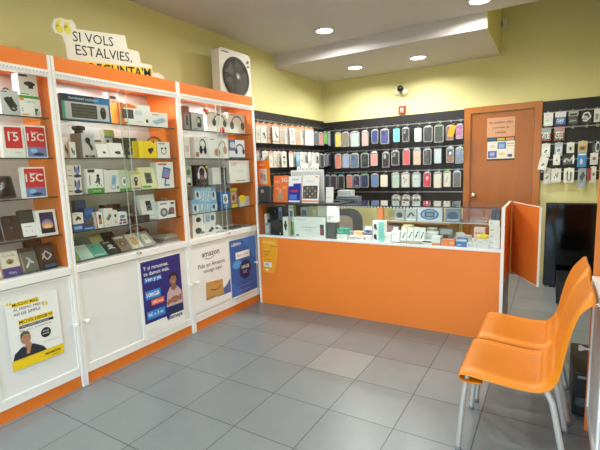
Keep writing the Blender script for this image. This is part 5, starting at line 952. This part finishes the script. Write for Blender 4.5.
# ---------------------------------------------------------------- behind the counter and at the right
oc = thing('office_chair', 'grey mesh office chair behind the counter seen through the glass', 'office chair', (-.63, 2.62, 0), .12)
for k in range(5):
    a = 2*PI*k/5+.3; MB().tube([(0, 0, .09), (.27*math.cos(a), .27*math.sin(a), .07)], [.022, .014], BLK, 8).lathe([(0, 0), (.02, 0.004), (.026, .026), (.02, .05), (0, .055)], BLK, (.27*math.cos(a), .27*math.sin(a), 0), 'z', 12).build('base_leg', oc)
MB().tube([(0, 0, .07), (0, 0, .44)], .025, DGREY).build('column', oc)
bevel(MB().prism(rrect(.48, .46, .09, 6), .44, .51, M('#3c3f42', .8), 'z').build('seat', oc), .02)
bo = rrect(.47, .5, .13, 6, 0, .71); bi = rrect(.31, .36, .08, 6, -.03, .7)
n = len(bo); fr = MB(); vs = [(x, y, z) for y in (-.03, .03) for p in (bo, bi) for x, z in [p[k] for k in range(n)]]
vs = [(x, -.25+y, z) for pl_, y in ((bo, -.02), (bi, -.02), (bo, .02), (bi, .02)) for x, z in pl_]
fs = []
for k in range(n):
    j = (k+1) % n
    fs += [(k, j, n+j, n+k), (2*n+k, 3*n+k, 3*n+j, 2*n+j), (k, 2*n+k, 2*n+j, j), (n+k, n+j, 3*n+j, 3*n+k)]
bf = fr.add(vs, fs, M('#54585d', .5)).build('back_frame', oc)
MB().prism([(x, z) for x, z in bi], -.255, -.245, M('#dcdfdf', .85)).build('back_mesh', oc)
MB().tube([(0, 0, .46), (0, -.2, .47), (0, -.265, .6)], .02, BLK).build('back_support', oc)
for s in (-1, 1): MB().tube([(s*.24, .02, .47), (s*.28, .02, .66), (s*.28, -.14, .68), (s*.28, .14, .68)], .016, BLK).build('armrest', oc)
dk = thing('desk', 'light wood desk along the back wall behind the counter', 'desk', (.18, 3.4, 0))
bevel(MB().box(-.52, .29, -.32, .4, .71, .74, TAN).build('desk_top', dk), .003)
for x in (-.5, .25): MB().box(x, x+.02, -.3, .38, 0, .71, TAN).build('side_panel', dk)
MB().box(-.48, .25, .3, .315, .3, .71, TAN).build('back_panel', dk)
px0, px1 = at(544.5, 240, 1, 3.35).x, 1.98
tv = thing('black_screen', 'large glossy black panel standing on the floor before the yellow wall', 'black panel', ((px0+px1)/2, 3.35, 0))
zt = at(545, 203, 1, 3.35).z
bevel(MB().box(-(px1-px0)/2, (px1-px0)/2, .0, .07, 0.02, zt, M('#0d0c0e', .35)).build('body', tv), .004)
MB().box(-(px1-px0)/2+.012, (px1-px0)/2-.012, -.003, 0, .04, zt-.012, GLOSSB).build('glass_front', tv)
for s in (-1, 1): MB().box(s*.17-.03, s*.17+.03, -.0, .12, 0, .02, BLK).build('foot', tv)
pc = thing('black_case', 'low black box on the floor before the glossy black panel', 'box', (1.78, 2.95, 0))
bevel(MB().box(-.2, .2, -.25, .25, .01, .24, M('#121214', .45)).build('body', pc), .006)
for s in (-1, 1): MB().box(s*.15-.02, s*.15+.02, -.22, .22, 0, .01, BLK).build('foot', pc)
up = thing('power_unit', 'black electrical unit with grey sockets on the floor behind the chairs', 'power unit', (1.815, .8, 0))
bevel(MB().box(-.17, .15, -.22, .22, .012, .27, M('#161719', .5)).build('body', up), .008)
for k in range(3): MB().prism(rrect(.05, .05, .012, 4, -.13+.065*k, .1+.06*(k % 2)), -.229, -.22, M('#4b4d50', .5), 'y').build('socket', up)
MB().box(-.15, .13, -.223, -.22, .235, .25, GREY).build('trim_line', up)
for s in (-1, 1): MB().box(-.13, .13, s*.18-.02, s*.18+.02, 0, .012, BLK).build('foot', up)
# wall fittings
p = at(402, 110, 1, YB-.03)
al = thing('fire_alarm', 'small red fire alarm box with white symbol on the yellow wall', 'alarm', (p.x, YB-.0005, p.z-.05))
bevel(MB().box(-.05, .05, -.035, 0, 0, .105, M('#8e1d18', .45)).build('body', al), .004)
MB().art(.1, .105, -.0352, [('r', .3, .3, .7, .75, M('#e4c9be', .5)), ('e', .5, .52, .12, .13, M('#8e1d18', .45)), ('r', .2, .08, .8, .16, M('#d98a80', .5))]).build('symbol', al)
p = at(401, 90, 1, YB-.06)
el = thing('emergency_light', 'black and clear twin spot fitting high on the yellow wall', 'light fitting', (p.x, YB-.0005, p.z))
MB().box(-.05, .05, -.02, 0, -.03, .03, OFFW).build('bracket', el)
MB().lathe([(0, -.1), (.03, -.1), (.042, -.075), (.036, -.03), (.02, -.02)], BLK, (-.01, 0, .02), 'y', 20).build('spot_head', el)
for dx, dz in ((-.06, -.02), (.055, -.03)): MB().lathe([(0, -.07), (.034, -.068), (.044, -.055), (.03, -.02), (.01, -.012)], M('#cfcfae', .3), (dx, 0, dz), 'y', 18).build('lamp_head', el)
o = thing('motion_sensor', 'small white motion sensor high in the corner by the ceiling step', 'sensor', (.93, YB-.0005, at(502, 29, 1, YB-.03).z))
bevel(MB().box(-.026, .03, -.04, 0, 0, .11, OFFW).build('body', o), .006)
MB().prism([(-.028, .02), (-.02, .02), (-.02, .09), (-.028, .09)], -.05, -.012, DGREY).build('lens', o)
# ---------------------------------------------------------------- ceiling lights
LAMP = emit('downlight_diffuser', '#fff8ee', 9.)
def downlight(label, x, y, z, power, r=.085, spread=170):
    t = thing('downlight', label, 'ceiling light', (x, y, z-.0005), 0, 'round recessed ceiling lights')
    MB().lathe([(r, -.012), (r+.012, -.01), (r+.022, 0), (r, 0)], M('#e9e7e3', .4), (0, 0, 0), 'z', 32).build('ring', t)
    MB().lathe([(0, -.009), (r, -.009), (r, -.002)], LAMP, (0, 0, 0), 'z', 32).build('diffuser', t)
    l = bpy.data.lights.new('downlight_lamp', 'AREA'); l.shape = 'DISK'; l.size = 2*r*.95; l.energy = power; l.color = (.99, .985, .955); l.spread = math.radians(spread)
    o = bpy.data.objects.new('downlight_lamp', l); C.objects.link(o); o.location = (x, y, z-.02)
PW = 22
downlight('round ceiling light on the main ceiling before the step, centre left', -.63, 2.08, ZC, PW)
downlight('round ceiling light cut by the top edge of the photo', .88, 2.2, ZC, PW)
downlight('left round ceiling light on the lowered ceiling by the back wall', -.768, 3.194, ZS, PW-4, spread=158)
downlight('right round ceiling light on the lowered ceiling by the back wall', .046, 3.224, ZS, PW-4, spread=158)
for x in (-.6, .9):
    for y in (.2, -1.7, -3.3): downlight('round ceiling light out of view, '+('left' if x < 0 else 'right')+' column, '+{.2: 'above the aisle', -1.7: 'above the entrance', -3.3: 'beside the street window'}[y], x, y, ZC, 9)
def spot(x, y, z, e):
    l = bpy.data.lights.new('cabinet_lamp', 'AREA'); l.shape = 'DISK'; l.size = .05; l.energy = e; l.color = (1, .96, .9)
    o = bpy.data.objects.new('cabinet_lamp', l); C.objects.link(o); o.location = (x, y, z)
for cy, W in ((-1.045, 1.03), (-.0065, 1.04), (1.0385, 1.045)):
    for s in (-1, 1): spot(XL+.2, cy+s*W*.18, 2.105, 3.)
l = bpy.data.lights.new('showcase_lamp', 'AREA'); l.shape = 'RECTANGLE'; l.size = .7; l.size_y = .015; l.energy = 2.; l.color = (1, .98, .95)
o = bpy.data.objects.new('showcase_lamp', l); C.objects.link(o); o.location = (.0, CY+.02, CT-.012)
for s in (-1, 1): spot(XR-.2, -.03+s*1.04*.18, 2.105, 3.)
# daylight from the street
w = bpy.data.worlds.new('sky'); bpy.context.scene.world = w; w.use_nodes = True; nt = w.node_tree
sk = nt.nodes.new('ShaderNodeTexSky'); sk.sky_type = 'NISHITA'; sk.sun_disc = False; sk.sun_elevation = math.radians(40); sk.sun_rotation = math.radians(60)
nt.links.new(sk.outputs[0], nt.nodes['Background'].inputs[0]); nt.nodes['Background'].inputs[1].default_value = 1.7
l = bpy.data.lights.new('street_window_portal', 'AREA'); l.shape = 'RECTANGLE'; l.size = 3.2; l.size_y = 2.35; l.cycles.is_portal = True
o = bpy.data.objects.new('street_window_portal', l); C.objects.link(o); o.location = (.28, YF-.12, 1.33); o.rotation_euler = (PI/2, 0, 0)
sc = bpy.context.scene
sc.view_settings.view_transform = 'Standard'; sc.view_settings.look = 'None'; sc.view_settings.exposure = .1; sc.view_settings.gamma = 1; sc.view_settings.use_curve_mapping = False
sc.cycles.transparent_max_bounces = 24; sc.cycles.max_bounces = 8
